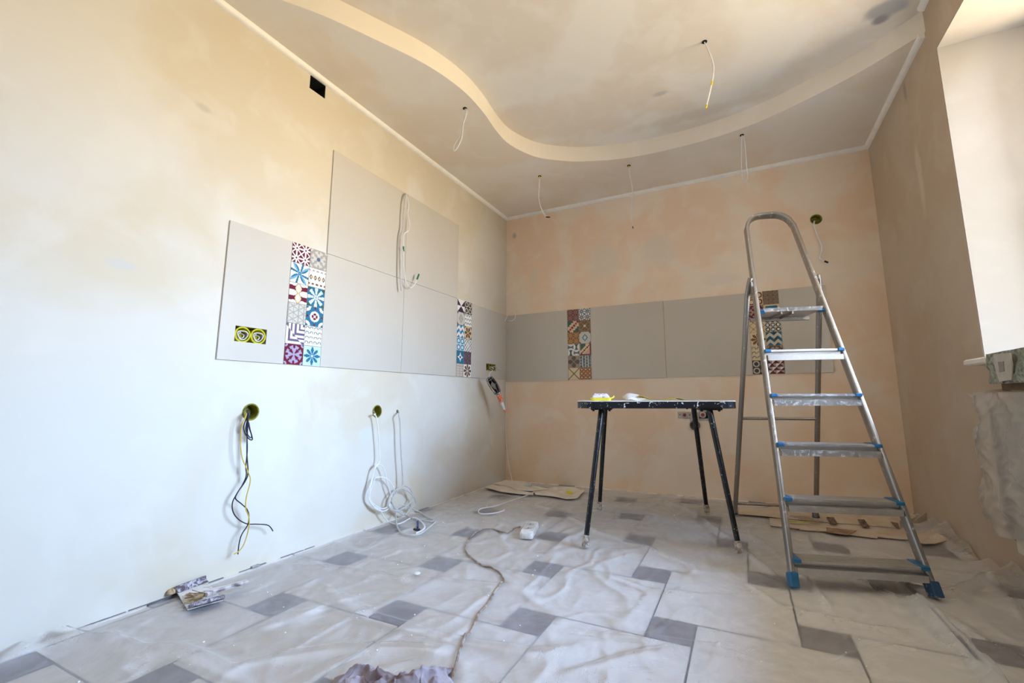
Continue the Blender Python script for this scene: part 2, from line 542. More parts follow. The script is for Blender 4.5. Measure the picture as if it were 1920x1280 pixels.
floor = struct(MB().box((-0.15, -D - 0.15, -0.12), (W + 0.4, 0.15, -0.008)).build('floor', M_grout))
TL, TS, GAP = 0.428, 0.137, 0.007
big_me = small_me = None
for i in range(-10, 14):
    for j in range(-12, 10):
        # corner shared by one large tile and one small tile of the hopscotch pattern
        cx = 1.335 + i * TL - j * TS
        cy = -2.526 + i * TS + j * TL
        for x0, y0, s, m_, nm in ((cx, cy, TL, M_tile, 'floor_tile'), (cx - TS, cy + TL - TS, TS, M_tile_dark, 'small_floor_tile')):
            full = (x0 + GAP / 2, x0 + s - GAP / 2, y0 + GAP / 2, y0 + s - GAP / 2)
            r = clip_rect(*full)
            if not r or r[2] < -4.45 and r[3] < -4.4:
                continue
            whole = all(abs(a - b) < 1e-6 for a, b in zip(r, full))
            mesh = big_me if nm == 'floor_tile' else small_me
            if whole and mesh:
                o = bpy.data.objects.new(nm, mesh)
                C.objects.link(o)
                o.parent = floor
                o.location = (r[0], r[2], -0.01)
            else:
                mb = MB().box((r[0], r[2], -0.01), (r[1], r[3], 0.0))
                o = mb.build(nm, m_, None, (r[0], r[2], -0.01))
                o.parent = floor
                if whole:
                    if nm == 'floor_tile': big_me = o.data
                    else: small_me = o.data

# left wall with its openings
wall_left = struct(MB().box((-0.15, -D, -0.1), (0, 0.15, 2.7)).build('wall_left', M_left))
vent_a, vent_b = (-0.14, -2.172, 2.335), (0.05, -2.076, 2.412)
cut(wall_left, boxes=[(vent_a, vent_b), ((-0.06, -2.437, 0.963), (0.05, -2.297, 1.030)), ((-0.06, -0.366, 0.951), (0.05, -0.205, 1.009))],
    rods=[((0, -2.333, 0.662), 0, 0.034, 0.055), ((0, -1.583, 0.643), 0, 0.034, 0.055), ((0, -1.412, 0.640), 0, 0.009, 0.05)])
vb = MB()
vb.box((-0.138, -2.172, 2.336), (-0.002, -2.170, 2.411)).box((-0.138, -2.078, 2.336), (-0.002, -2.0765, 2.411)).box((-0.138, -2.172, 2.3355), (-0.002, -2.0765, 2.338)).box((-0.138, -2.172, 2.409), (-0.002, -2.0765, 2.4115)).box((-0.139, -2.172, 2.336), (-0.136, -2.0765, 2.411))
vb.build('vent_shade_lining', M_dark, wall_left)  # black lining puts the shade inside the vent into the colour
wall_back = struct(MB().box((-0.15, 0, -0.1), (W + 0.4, 0.15, 2.7)).build('wall_back', M_back))
cut(wall_back, rods=[((2.496, 0, 1.965), 1, 0.034, 0.055), ((1.608, 0, 0.513), 1, 0.038, 0.05)])
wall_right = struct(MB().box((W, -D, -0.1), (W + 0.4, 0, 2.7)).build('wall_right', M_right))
WY0, WY1, WZ0, WZ1 = -2.42, -1.15, 0.84, 2.285
cut(wall_right, boxes=[((W - 0.1, WY0, WZ0), (W + 0.6, WY1, WZ1))])
wall_front = struct(MB().box((-0.15, -D - 0.15, -0.1), (W + 0.4, -D, 2.7)).build('wall_front', M_left))
# bright jamb lining of the window opening
M_jamb = plaster('plaster_window_jamb', (0.50, 0.45, 0.38), (0.55, 0.50, 0.44), scale=1.0)
jb = MB()
jb.box((W + 0.001, WY1 - 0.006, WZ0), (W + 0.36, WY1, WZ1))
jb.box((W + 0.001, WY0, WZ0), (W + 0.36, WY0 + 0.006, WZ1))
jb.box((W + 0.001, WY0, WZ1 - 0.006), (W + 0.36, WY1, WZ1))
trim_j = struct(jb.build('trim_4', M_jamb))

# unseen dark wing added beside the window to block sidelong sky light
struct(MB().box((W + 0.4, -3.1, -4), (6.0, -2.55, 9.0)).build('light_block_wing', simple('light_block_dark', (0.05, 0.042, 0.035), 0.9)))
# unseen slab added above the window to cut steep sky light
struct(MB().box((W + 0.4, -2.6, 3.0), (4.65, 2.5, 3.15)).build('light_block_slab', simple('light_block_grey', (0.30, 0.28, 0.26), 0.9)))

# window frame with panes
win = bpy.data.objects.new('window_1', None)
C.objects.link(win)
win.location = (W + 0.33, WY0, WZ0)
win['_o'] = tuple(win.location)
struct(win)
fx0, fx1 = W + 0.30, W + 0.37
fb = MB()
fb.box((fx0, WY0 + 0.006, 0.86), (fx1, WY1 - 0.006, 0.92))
fb.box((fx0, WY0 + 0.006, WZ1 - 0.066), (fx1, WY1 - 0.006, WZ1 - 0.006))
for ya, yb in ((WY0 + 0.006, WY0 + 0.066), (-1.855, -1.795), (WY1 - 0.066, WY1 - 0.006)):
    fb.box((fx0, ya, 0.92), (fx1, yb, WZ1 - 0.066))
fb.build('window_frame', M_frame, win, bevel=0.004)
for ya, yb in ((WY0 + 0.066, -1.855), (-1.795, WY1 - 0.066)):
    MB().box((fx0 + 0.03, ya, 0.92), (fx0 + 0.036, yb, WZ1 - 0.066)).build('pane', M_glass, win)

# ceiling: upper slab, dropped border with its S-curved step
ceiling = struct(MB().box((-0.15, -D - 0.15, ZU), (W + 0.4, 0.15, ZU + 0.15)).build('ceiling', M_ceil_up))
curve = smooth_path([(-0.02, -2.93, 0), (0.08, -2.78, 0), (0.235, -2.54, 0), (0.345, -2.385, 0), (0.455, -2.185, 0), (0.575, -1.94, 0), (0.636, -1.70, 0),
                     (0.640, -1.48, 0), (0.617, -1.27, 0), (0.625, -1.09, 0), (0.715, -0.885, 0), (0.865, -0.752, 0), (1.03, -0.662, 0),
                     (1.33, -0.574, 0), (1.755, -0.560, 0), (2.10, -0.620, 0), (2.38, -0.742, 0), (2.60, -0.868, 0), (2.78, -1.010, 0), (2.86, -1.085, 0)], 5)
xs = [(p.x, p.y) for p in curve if 0 < p.x < W]
xs = [(0.0, xs[0][1] - 0.02)] + xs + [(W, xs[-1][1] - 0.01)]
poly = xs + [(W, 0.0), (0.0, 0.0)]
dm = MB()
n = len(xs)
# cap as strips: triangulated by bmesh from one n-gon
dm.prism(poly, ZL, ZU)
drop = dm.build('dropped_border', M_ceil_low, ceiling)
drop.data.materials.append(M_step)
for p in drop.data.polygons:
    if abs(p.normal.z) < 0.5:
        p.material_index = 1
drop['label'] = 'dropped plaster border with an S-curved step'
bmx = bmesh.new()
bmx.from_mesh(drop.data)
bmesh.ops.triangulate(bmx, faces=[f for f in bmx.faces if len(f.verts) > 4])
bmx.to_mesh(drop.data)
bmx.free()

# rounded cornice strips
cr = 0.024
def cornice_profile(sx, sz=-1):
    pr = [(0, 0)]
    for k in range(7):
        t = math.pi / 2 * k / 6
        pr.append((sx * cr * math.cos(t) ** 0.8, sz * cr * math.sin(t) ** 0.8))
    return pr
def cornice(name, p0, p1, inward, z):
    pr = []
    for a, b in cornice_profile(1):
        pr.append((a, b))
    p0, p1 = Vector(p0), Vector(p1)
    vs = []
    for p in (p0, p1):
        for a, b in pr:
            vs.append(p + Vector(inward) * a + Vector((0, 0, b + z)))
    k = len(pr)
    fs = [tuple(range(k)), tuple(range(k, 2 * k))] + [(i, (i + 1) % k, k + (i + 1) % k, k + i) for i in range(k)]
    return struct(MB().add(vs, fs).build(name, M_trim, smooth=True))
cornice('trim_1', (0, -2.90, 0), (0, 0, 0), (1, 0, 0), ZL)
cornice('trim_2', (0, 0, 0), (W, 0, 0), (0, -1, 0), ZL)
cornice('trim_3', (W, -1.062, 0), (W, 0, 0), (-1, 0, 0), ZL)
cornice('trim_5', (W, -D, 0), (W, -1.09, 0), (-1, 0, 0), ZU)
cornice('trim_6', (0, -D, 0), (0, -2.93, 0), (1, 0, 0), ZU)
# thin gap and filler line along the foot of the left and back walls
bb = MB()
for k in range(14):
    y0 = -2.82 + k * 0.062
    if k in (7, 10): continue
    bb.box((0.0, y0, 0.001), (0.002, y0 + 0.055 + 0.007 * (rnd.random() < .6), 0.003 + 0.0025 * rnd.random()))
struct(bb.build('baseboard_left', simple('dark_gap', (0.16, 0.15, 0.14), 0.9)))

# ---------------------------------------------------------------- wall tiles
TZ0, TZ1, TZ2 = 0.880, 1.481, 2.074
TT = 0.009

def wall_tile(side, a0, a1, z0, z1, name='wall_tile', m_=None, d=TT):
    g = 0.0010
    mb = MB()
    if side == 'left':
        mb.box((0, a0 + g, z0 + g), (d, a1 - g, z1 - g))
        return mb.build(name, m_ or M_panel, wall_left)
    mb.box((a0 + g, -d, z0 + g), (a1 - g, 0, z1 - g))
    return mb.build(name, m_ or M_panel_back, wall_back)

t = wall_tile('left', -2.500, -2.205, TZ0, TZ1)
cut(t, boxes=[((-0.06, -2.437, 0.963), (0.05, -2.297, 1.030))])
wall_tile('left', -2.003, -1.404, TZ0, TZ1)
wall_tile('left', -1.404, -0.803, TZ0, TZ1)
wall_tile('left', -2.003, -1.404, TZ1, TZ2)
wall_tile('left', -1.404, -0.803, TZ1, TZ2)
t = wall_tile('left', -0.600, -0.0095, TZ0, TZ1)
cut(t, boxes=[((-0.06, -0.366, 0.951), (0.05, -0.205, 1.009))])
wall_tile('back', 0.0, 0.612, TZ0 - 0.014, TZ1 - 0.004)
wall_tile('back', 0.820, 1.423, TZ0 - 0.010, TZ1)
wall_tile('back', 1.423, 2.022, TZ0 - 0.005, TZ1 - 0.002)
wall_tile('back', 2.222, 2.508, TZ0 + 0.002, TZ1 + 0.004)

# printed patterns: colour as a function of the place (u, v) on the tile, v upwards
def hx(s): 
    c = [int(s[i:i + 2], 16) / 255 for i in (0, 2, 4)]
    return tuple(x / 12.92 if x <= 0.04045 else ((x + 0.055) / 1.055) ** 2.4 for x in c)
WHT, MAR, TEA, BLU, NAV, BRN, CRM, GRY, GRN, ORG, PNK, PUR, LGR, BLK, LBL, SLT = [hx(s) for s in
    ('ece8e4', '6b2438', '2f6f8f', '74a9c9', '2a3550', '6e5038', 'dcc9a0', 'a5a199', '3c5a55', 'c08a45', 'd9a894', '6c5f78', 'c9c6bd', '2c2624', 'bcd8e6', '5a6b82')]
def polar(u, v):
    x, y = u - .5, v - .5
    return math.hypot(x, y), math.atan2(y, x), x, y
def petals(n, a, b, r0=.46, w=.5, ph=0.0, bg2=None, dot=None):
    def f(u, v):
        r, t, x, y = polar(u, v)
        if dot and r < .09: return dot
        c = abs(math.cos(n * t / 2 + ph))
        if r < r0 * (w + (1 - w) * c) and c > .35 and r > .07: return a
        if bg2 and r > .56: return bg2
        return b
    return f
def rep(f, n): return lambda u, v: f((u * n) % 1, (v * n) % 1)
def lattice(a, b, n=3):
    def f(u, v):
        x, y = (u * n) % 1 - .5, (v * n) % 1 - .5
        r1 = math.hypot(abs(x) - .5, abs(y)); r2 = math.hypot(x, abs(y) - .5)
        return a if (abs(abs(x) - abs(y)) < .09 or (abs(x) < .06 or abs(y) < .06)) and math.hypot(x, y) > .1 else b
    return rep(f, 1)
def pinwheel(a, b, c):
    def f(u, v):
        r, t, x, y = polar(u, v)
        q = (t / (math.pi / 4) + .25) % 1
        k = int(t / (math.pi / 4) + 8.25)
        lim = .17 + (.62 if k % 2 else .42) * abs(2 * q - 1) ** 0.85
        if r > lim: return c
        return (b if k % 2 else WHT) if q < .5 else a
    return f
def diamonds(u, v):
    x = (u * 4) % 1 - .5
    y = (v - .5) * 4
    if abs(x) * 1.5 + abs(y) < .62: return BRN if abs(x) * 1.5 + abs(y) > .3 else CRM
    for yy in (.15, .86):
        if math.hypot((u * 4 + .5) % 1 - .5, (v - yy) * 7) < .34: return BRN if v < .5 else GRY
    return WHT
def lenses(u, v):
    x, yy = u - .5, (v * 2) % 1 - .5
    k = abs(x) / .17 + (yy / .5) ** 2
    if k < .55: return WHT
    if k < 1: return CRM
    if k < 1.25: return MAR
    q = abs(v - .5) + .35 * (abs(x) - .5) ** 2
    return MAR if .16 < q < .38 else WHT
def flower8(u, v):
    r, t, x, y = polar(u, v)
    c = abs(math.cos(4 * t))
    if abs(x) > .36 and abs(y) > .36: return GRN
    if r < .5 and c > .5 + .5 * r: return WHT if c < .9 else LBL
    return TEA
def cubes(u, v):
    for k in range(3):
        a = k * math.pi / 3
        d = ((u * math.cos(a) + v * math.sin(a)) * 3.5) % 1
        if d < .16: return GRY
    return LGR
def ring(u, v):
    r, t, x, y = polar(u, v)
    rc = math.hypot(.5 - abs(x), .5 - abs(y))
    if r < .06: return WHT
    if r < .17 and abs(math.cos(2 * t)) > .3: return MAR
    if r < .28: return WHT
    if r < .38: return TEA
    if rc < .12: return TEA
    if rc > .46 and rc < .56 : return MAR
    return WHT if rc < .26 else TEA
def laby(u, v):
    d = max(abs(u - .75), abs(v - .75)) if (u > .3 and v > .3) else (max(u, v) if u < .5 else abs(u - 1) + .4)
    return PUR if (max(1 - u, 1 - v) if u + v > .9 else min(u, v) + .1) * 9 % 2 < 1 else WHT
def arcs(a, b, n=4):
    def f(u, v):
        x, y = (u * n) % 1 - .5, (v * n) % 1 - .5
        return a if .28 < math.hypot(x, y) < .44 and y > -.1 else b
    return f
def damask(a, b, c=None):
    def f(u, v):
        r, t, x, y = polar(u, v)
        if c and r < .11: return c
        if r < .07: return a
        if r < .30 and abs(math.cos(2 * t)) > .45 + r * .6: return a
        if .30 < r < .44 and abs(math.sin(4 * t)) > .5: return a
        rc = math.hypot(.5 - abs(x), .5 - abs(y))
        if rc < .16 and rc > .07: return a
        return b
    return f
def tri(a, b, n=2, c=None):
    def f(u, v):
        i, j = int(u * n), int(v * n)
        x, y = (u * n) % 1, (v * n) % 1
        if (i + j) % 2: x = 1 - x
        return a if x > y else (c if c and (i + j) % 2 else b)
    return f
def circles(a, b, n=2, c=None):
    def f(u, v):
        x, y = (u * n) % 1 - .5, (v * n) % 1 - .5
        r = math.hypot(x, y)
        if c and r < .16: return c
        return b if .3 < r < .46 else a
    return f
def frame_diamond(a, b, c, d):
    def f(u, v):
        r, t, x, y = polar(u, v)
        k = abs(x) * 1.15 + abs(y) * .9
        if k < .12: return a
        if k < .2: return b
        if k < .3: return c
        if k < .36: return a
        return d if abs(x) + abs(y) > .82 else b
    return f
def zigzag(a, b, c, n=2):
    def f(u, v):
        k = abs((u * n) % 1 - .5)
        q = (v * 2 + k * 1.1) % 1
        return (a if (u * n) % 1 < .5 else b) if q < .5 else c
    return f
def cross4(a, b, c):
    def f(u, v):
        r, t, x, y = polar(u, v)
        k = math.sqrt(abs(x)) + math.sqrt(abs(y))
        if abs(x) + abs(y) < .13: return NAV
        return b if k < .72 else a
    return f
def plaid(a, b, c):
    return lambda u, v: a if (u * 5) % 1 < .2 or (v * 5) % 1 < .2 else (c if (u * 2.5) % 1 < .3 else b)
def stairs(a, b, c, d):
    def f(u, v):
        k = int(u * 6) - int(v * 6)
        return c if k == 0 else b if abs(k) <= 1 else a if abs(k) > 2 else d
    return f
def big_tri(u, v):
    if u > v * .9 + .28 and u < .9 and v > .12: return PNK
    if u < .55 and v > u + .3 and u > .08: return GRN
    if u > .9 or v < .1 or abs(int(u * 8) - int(v * 8)) < 1: return MAR
    return CRM
def xs_(a, b, n=2, w=.13):
    return lambda u, v: a if abs(abs((u * n) % 1 - .5) - abs((v * n) % 1 - .5)) < w else b
def hourglass(a, b, c):
    def f(u, v):
        i, j = int(u * 2), int(v * 2)
        x, y = (u * 2) % 1 - .5, (v * 2) % 1 - .5
        if (i + j) % 2: x, y = y, x
        if abs(x) < .12 + .5 * y * y * 2.4: return a if (i + j) % 2 else b
        return c if math.hypot(abs(x) - .5, y) < .36 else WHT
    return f
def drops(a, b, c, n=4):
    def f(u, v):
        i = int(u * n)
        x, y = (u * n) % 1 - .5, (v * n + .5 * (i % 2)) % 1 - .5
        return (a if (i + int(v * n)) % 3 else c) if abs(x) < .34 - .5 * y * (1 if y > 0 else .2) else b
    return f
def crown(u, v):
    r, t, x, y = polar(u, v)
    k = abs(math.cos(2 * t))
    if r < .2 + .1 * k: return WHT if r < .12 else SLT
    if .3 - .2 * k < r < .52 - .12 * k: return TEA
    return CRM

strip_a = [[('maroon star lattice', lattice(WHT, MAR, 2.0)), ('grey damask with dark dot', damask(LGR, GRY, SLT))],
           [('blue pinwheel star', pinwheel(TEA, BLU, WHT)), ('white with a row of brown diamonds', diamonds)],
           [('maroon curves and cream lenses', lenses), ('teal tile with white flower', flower8)],
           [('grey cube outlines', cubes), ('teal ring round a maroon flower', ring)],
           [('purple-grey labyrinth', laby), ('white with small grey arcs', arcs(GRN, WHT, 4))],
           [('maroon with lavender ornament', damask(hx('a79bb8'), MAR)), ('pale blue with teal drops', petals(8, TEA, LBL, .46, .3))]]
strip_b = [[('purple and white triangles', tri(hx('3b2a44'), WHT, 2)), ('brown with pale circles', circles(BLK, LGR, 2, BRN))],
           [('grey diamond tile', frame_diamond(GRY, LGR, GRY, BRN)), ('green and blue dashes', arcs(GRN, WHT, 3))],
           [('teal zigzag', zigzag(TEA, BLU, WHT)), ('brown wheel', petals(6, BRN, CRM, .48, .5, 0, BRN))],
           [('teal rosette lines', circles(LBL, TEA, 2, WHT)), ('cream with green crosses', xs_(GRN, WHT, 3, .1))],
           [('teal with white star', cross4(TEA, WHT, NAV)), ('maroon and blue columns', drops(MAR, SLT, BRN, 5))],
           [('grey plaid', plaid(GRY, LGR, PNK)), ('brown ring round white flower', petals(8, BRN, WHT, .5, .75, 0, None, WHT))]]
strip_c = [[('dark maroon lattice', lattice(hx('8b6a60'), MAR, 2)), ('blue and white star lattice', lattice(SLT, WHT, 2))],
           [('green and maroon stairs', stairs(GRN, PNK, MAR, CRM)), ('brown with pale stars', damask(BRN, hx('8c7358'), CRM))],
           [('orange and brown triangles', lattice(ORG, BRN, 2)), ('white with a dark diamond', frame_diamond(LBL, LGR, GRN, BRN))],
           [('blue hourglasses', hourglass(SLT, GRN, WHT)), ('maroon and green triangles', big_tri)],
           [('brown quatrefoil', petals(4, hx('55483e'), hx('a08a72'), .5, .55)), ('blue drops', drops(SLT, LGR, GRN, 4))],
           [('cream with brown crossed loops', xs_(BRN, CRM, 1, .06)), ('orange and maroon lattice', circles(ORG, MAR, 3, CRM))]]
strip_d = [[('maroon and cream arcs', circles(CRM, MAR, 2)), ('brown circle grid', circles(hx('6f5f50'), hx('92806c'), 3, hx('92806c')))],
           [('maroon lace', damask(hx('a58a80'), MAR)), ('teal crown', crown)],
           [('cream with maroon crosses', xs_(MAR, CRM, 2, .07)), ('dark circle lattice', circles(LGR, BLK, 3, WHT))],
           [('brown star', petals(8, BRN, CRM, .5, .5)), ('teal zigzag cubes', zigzag(GRN, TEA, LGR))],
           [('blue dashes', arcs(SLT, CRM, 3)), ('grey and brown ornament', damask(GRY, BRN))],
           [('dark brown circles', circles(hx('4b4038'), LGR, 2)), ('maroon and white triangles', tri(MAR, WHT, 4, GRY))]]

def decor_tile(side, a0, a1, z0, z1, fn, label, N, dim=1.0):
    g = 0.0012
    a0, a1, z0, z1 = a0 + g, a1 - g, z0 + g, z1 - g
    d = TT + 0.0005
    par = wall_left if side == 'left' else wall_back
    P = (lambda a, z, t_: (t_, a, z)) if side == 'left' else (lambda a, z, t_: (a, -t_, z))
    vs, fs, cols = [], [], []
    for j in range(N + 1):
        for i in range(N + 1):
            vs.append(P(a0 + (a1 - a0) * i / N, z0 + (z1 - z0) * j / N, d))
    for j in range(N):
        for i in range(N):
            q = (j * (N + 1) + i, j * (N + 1) + i + 1, (j + 1) * (N + 1) + i + 1, (j + 1) * (N + 1) + i)
            fs.append(q if side == 'left' else q)
            cols.append(fn((i + .5) / N, (j + .5) / N))
    k = len(vs)
    cn = [(a0, z0), (a1, z0), (a1, z1), (a0, z1)]
    vs += [P(a, z, d) for a, z in cn] + [P(a, z, 0) for a, z in cn]
    for i in range(4):
        fs.append((k + i, k + (i + 1) % 4, k + 4 + (i + 1) % 4, k + 4 + i))
        cols.append((.7, .68, .64))
    me = bpy.data.meshes.new('decor_tile')
    me.from_pydata(vs, [], fs)
    at = me.color_attributes.new('print', 'FLOAT_COLOR', 'CORNER')
    buf = []
    for p, c in zip(me.polygons, cols):
        buf += [*[x * dim for x in c], 1.0] * len(p.vertices)
    at.data.foreach_set('color', buf)
    me.materials.append(M_print)
    o = bpy.data.objects.new('decor_tile', me)
    C.objects.link(o)
    o.parent = par
    o['label'] = label + ' pattern'
    return o

for side, strip, a0, a1, N in (('left', strip_a, -2.205, -2.003, 34), ('left', strip_b, -0.803, -0.600, 28), ('back', strip_c, 0.612, 0.820, 28), ('back', strip_d, 2.022, 2.222, 28)):
    dz = -0.010 if strip is strip_c else 0
    for r in range(6):
        zt = TZ1 + dz * (0.3) - r * (TZ1 - TZ0 - dz * 0.7) / 6
        zb = TZ1 + dz * (0.3) - (r + 1) * (TZ1 - TZ0 - dz * 0.7) / 6
        for c in range(2):
            am = (a0 + a1) / 2
            decor_tile(side, a0 if c == 0 else am, am if c == 0 else a1, zb, zt, strip[r][c][1], strip[r][c][0], N)

# ---------------------------------------------------------------- cables
def cable(mb_pts, r, seg=7, n=8):
    return MB().tube(smooth_path(mb_pts, n), r, seg)

# power sockets in the tiles
def round_box(parent, c, axis, r=0.031, m_=None, depth=0.045):
    """open round back box: rim, wall and bottom"""
    mb = MB()
    prof = [(r + 0.003, 0.002), (r, 0.004), (r - 0.003, 0.002), (r - 0.003, -depth + 0.004), (0.001, -depth + 0.004), (0.001, -depth), (r, -depth), (r, 0)]
    axis = Vector(axis)
    mb.lathe(c, axis, prof, 24, caps=(0, 0))
    return mb.build('back_box', m_ or M_yellow, parent, smooth=True)

sock = thing('socket_boxes', (0.0, -2.367, 0.963), 'pair of yellow socket boxes with coiled wires in the leftmost grey wall tile', 'socket box')
for yy in (-2.402, -2.333):
    round_box(sock, (0.004, yy, 0.995), (1, 0, 0), 0.032, depth=0.05)
    for q, (m_, r0) in enumerate(((M_wire_white, 0.021), (M_wire_black, 0.016), (M_wire_white, 0.012))):
        pts = [(0.004 - 0.006 * q + 0.006 * math.sin(t * 2.1 + q), yy + (r0 + 0.0016 * math.sin(3 * t)) * math.cos(t), 0.992 + (r0 + 0.002 * math.cos(2 * t + q)) * math.sin(t)) for t in [k * 0.45 for k in range(26)]]
        MB().tube(pts, 0.0022, 6).build('coiled_wire', m_, sock, smooth=True)
MB().box((-0.052, -2.437, 0.963), (-0.05, -2.297, 1.03)).build('recess_bottom', M_dark, sock)

sock2 = thing('socket_boxes', (0.0, -0.285, 0.951), 'small yellow socket boxes in the left wall tile beside the room corner, with cut wires', 'socket box')
MB().box((-0.052, -0.366, 0.951), (-0.05, -0.205, 1.009)).build('recess_bottom', M_olive, sock2)
for yy in (-0.338, -0.286, -0.234):
    round_box(sock2, (0.003, yy, 0.980), (1, 0, 0), 0.026, M_olive, depth=0.045)
cable([(-0.03, -0.225, 0.985), (0.01, -0.21, 0.99), (0.03, -0.19, 0.975), (0.045, -0.165, 0.962)], 0.004).build('cut_wire', M_wire_grey, sock2, smooth=True)
cable([(-0.03, -0.29, 0.985), (0.015, -0.286, 0.98), (0.03, -0.275, 0.965)], 0.0035).build('cut_wire', M_wire_white, sock2, smooth=True)

# round holes with cable bundles on the left wall
hole1 = thing('wall_box', (0, -2.333, 0.625), 'round yellow wall box with black and yellow wires dangling down the left wall', 'wall box')
round_box(hole1, (0.0, -2.333, 0.662), (1, 0, 0), 0.034, M_olive, 0.05)
for nm, m_, r, pts in (
    ('wire', M_wire_black, 0.0025, [(0.035,-2.366,0.654),(0.035,-2.379,0.609),(0.035,-2.373,0.578),(0.035,-2.353,0.55),(0.035,-2.338,0.546),(0.035,-2.344,0.568),(0.035,-2.357,0.6),(0.035,-2.367,0.643)]),
    ('wire', M_tape_blue, 0.0025, [(0.03,-2.359,0.654),(0.03,-2.367,0.608),(0.03,-2.364,0.581),(0.03,-2.346,0.555),(0.03,-2.339,0.56),(0.03,-2.348,0.588),(0.03,-2.357,0.619)]),
    ('wire', M_wire_black, 0.0023, [(0.04,-2.373,0.655),(0.04,-2.368,0.582),(0.04,-2.359,0.505),(0.04,-2.359,0.438),(0.04,-2.354,0.4),(0.04,-2.366,0.365),(0.04,-2.389,0.328),(0.04,-2.401,0.298),(0.04,-2.394,0.261),(0.04,-2.369,0.227),(0.04,-2.332,0.201),(0.04,-2.288,0.189),(0.04,-2.238,0.172),(0.04,-2.213,0.142)]),
    ('wire', M_wire_black, 0.0023, [(0.045,-2.372,0.651),(0.045,-2.364,0.506),(0.045,-2.351,0.414),(0.045,-2.359,0.378),(0.045,-2.386,0.339),(0.045,-2.393,0.315),(0.045,-2.366,0.288),(0.045,-2.341,0.261),(0.045,-2.33,0.229),(0.045,-2.333,0.197),(0.045,-2.354,0.166),(0.045,-2.362,0.133),(0.045,-2.363,0.091)]),
    ('wire', M_wire_yellow, 0.0022, [(0.05,-2.383,0.651),(0.05,-2.397,0.607),(0.05,-2.397,0.554),(0.05,-2.393,0.517),(0.05,-2.382,0.471),(0.05,-2.354,0.415),(0.05,-2.341,0.376),(0.05,-2.352,0.311),(0.05,-2.35,0.267),(0.05,-2.333,0.227),(0.05,-2.331,0.183),(0.05,-2.344,0.128),(0.05,-2.362,0.105),(0.05,-2.381,0.098)])):
    cable([(-0.03, -2.333, 0.668)] + pts, r).build(nm, m_, hole1, smooth=True)

hole2 = thing('wall_box', (0, -1.583, 0.61), 'olive round wall box with a white cable hanging in oval coils to the floor', 'wall box')
round_box(hole2, (0.0, -1.583, 0.643), (1, 0, 0), 0.034, M_olive, 0.05)
cable([(-0.03, -1.583, 0.643), (0.01, -1.605, 0.628)] + [(0.04,-1.6467,0.6285),(0.04,-1.6252,0.6071),(0.04,-1.6021,0.5),(0.04,-1.5872,0.3934),(0.04,-1.5964,0.3453),(0.04,-1.623,0.3231),(0.04,-1.6459,0.2531),(0.04,-1.662,0.2058),(0.04,-1.654,0.1655),(0.04,-1.6135,0.1155),(0.04,-1.5595,0.0831),(0.04,-1.5097,0.0791),(0.04,-1.475,0.1125),(0.04,-1.4827,0.1551),(0.04,-1.5192,0.235),(0.04,-1.533,0.2811),(0.04,-1.5601,0.3288),(0.04,-1.6045,0.3463),(0.04,-1.6266,0.3179),(0.04,-1.6384,0.2575),(0.04,-1.6499,0.2203),(0.04,-1.6501,0.1758),(0.04,-1.6269,0.1406),(0.04,-1.5521,0.0939),(0.04,-1.4982,0.0998),(0.04,-1.466,0.1372),(0.04,-1.4582,0.1831),(0.04,-1.5024,0.2398),(0.04,-1.5546,0.2669),(0.04,-1.6079,0.2741),(0.04,-1.6262,0.2498),(0.04,-1.6496,0.1924),(0.04,-1.6392,0.1515),(0.04,-1.6056,0.1138),(0.04,-1.5625,0.0905),(0.04,-1.5371,0.0508),(0.0437,-1.4969,0.012),(0.1213,-1.5219,0.012),(0.1326,-1.4744,0.012),(0.1129,-1.3978,0.012),(0.1257,-1.3664,0.012),(0.1683,-1.3969,0.012),(0.223,-1.4555,0.012),(0.2627,-1.5053,0.012)], 0.0034, n=6).build('cable', M_wire_white, hole2, smooth=True)
cable([(0.2009,-1.4316,0.014),(0.2484,-1.4864,0.014),(0.2832,-1.5302,0.014)], 0.0062).build('blue_end', M_tape_blue, hole2, smooth=True)
cable([(0.2902,-1.5671,0.016),(0.3093,-1.5686,0.016),(0.3236,-1.5576,0.016)], 0.0065).build('tape_end', M_tape_black, hole2, smooth=True)

hole3 = thing('wall_cable', (0, -1.412, 0.0), 'thick pale grey cable from a small hole, looped onto the floor film', 'cable')
cable([(-0.04, -1.412, 0.640), (0.006, -1.408, 0.636)] + [(0.05,-1.4514,0.6157),(0.05,-1.4373,0.562),(0.05,-1.424,0.4245),(0.05,-1.4091,0.3243),(0.05,-1.3985,0.2493),(0.05,-1.3998,0.1917),(0.05,-1.44,0.1837),(0.05,-1.4831,0.1678),(0.05,-1.5087,0.1377),(0.05,-1.5091,0.103),(0.05,-1.4774,0.0731),(0.05,-1.4327,0.0575),(0.05,-1.3742,0.0627),(0.05,-1.328,0.0774),(0.05,-1.3028,0.1094),(0.05,-1.3178,0.1558),(0.05,-1.3623,0.1852),(0.05,-1.3998,0.1917),(0.05,-1.448,0.1673),(0.05,-1.4809,0.1322),(0.05,-1.4748,0.1017),(0.05,-1.4467,0.0693),(0.05,-1.3906,0.0273),(0.05,-1.3533,0.0219),(0.05,-1.3214,0.0423),(0.05,-1.2687,0.059),(0.05,-1.2827,0.0993),(0.05,-1.3317,0.1459),(0.05,-1.3896,0.1747),(0.05,-1.431,0.1821)], 0.0042, n=6).build('cable', M_wire_grey, hole3, smooth=True)
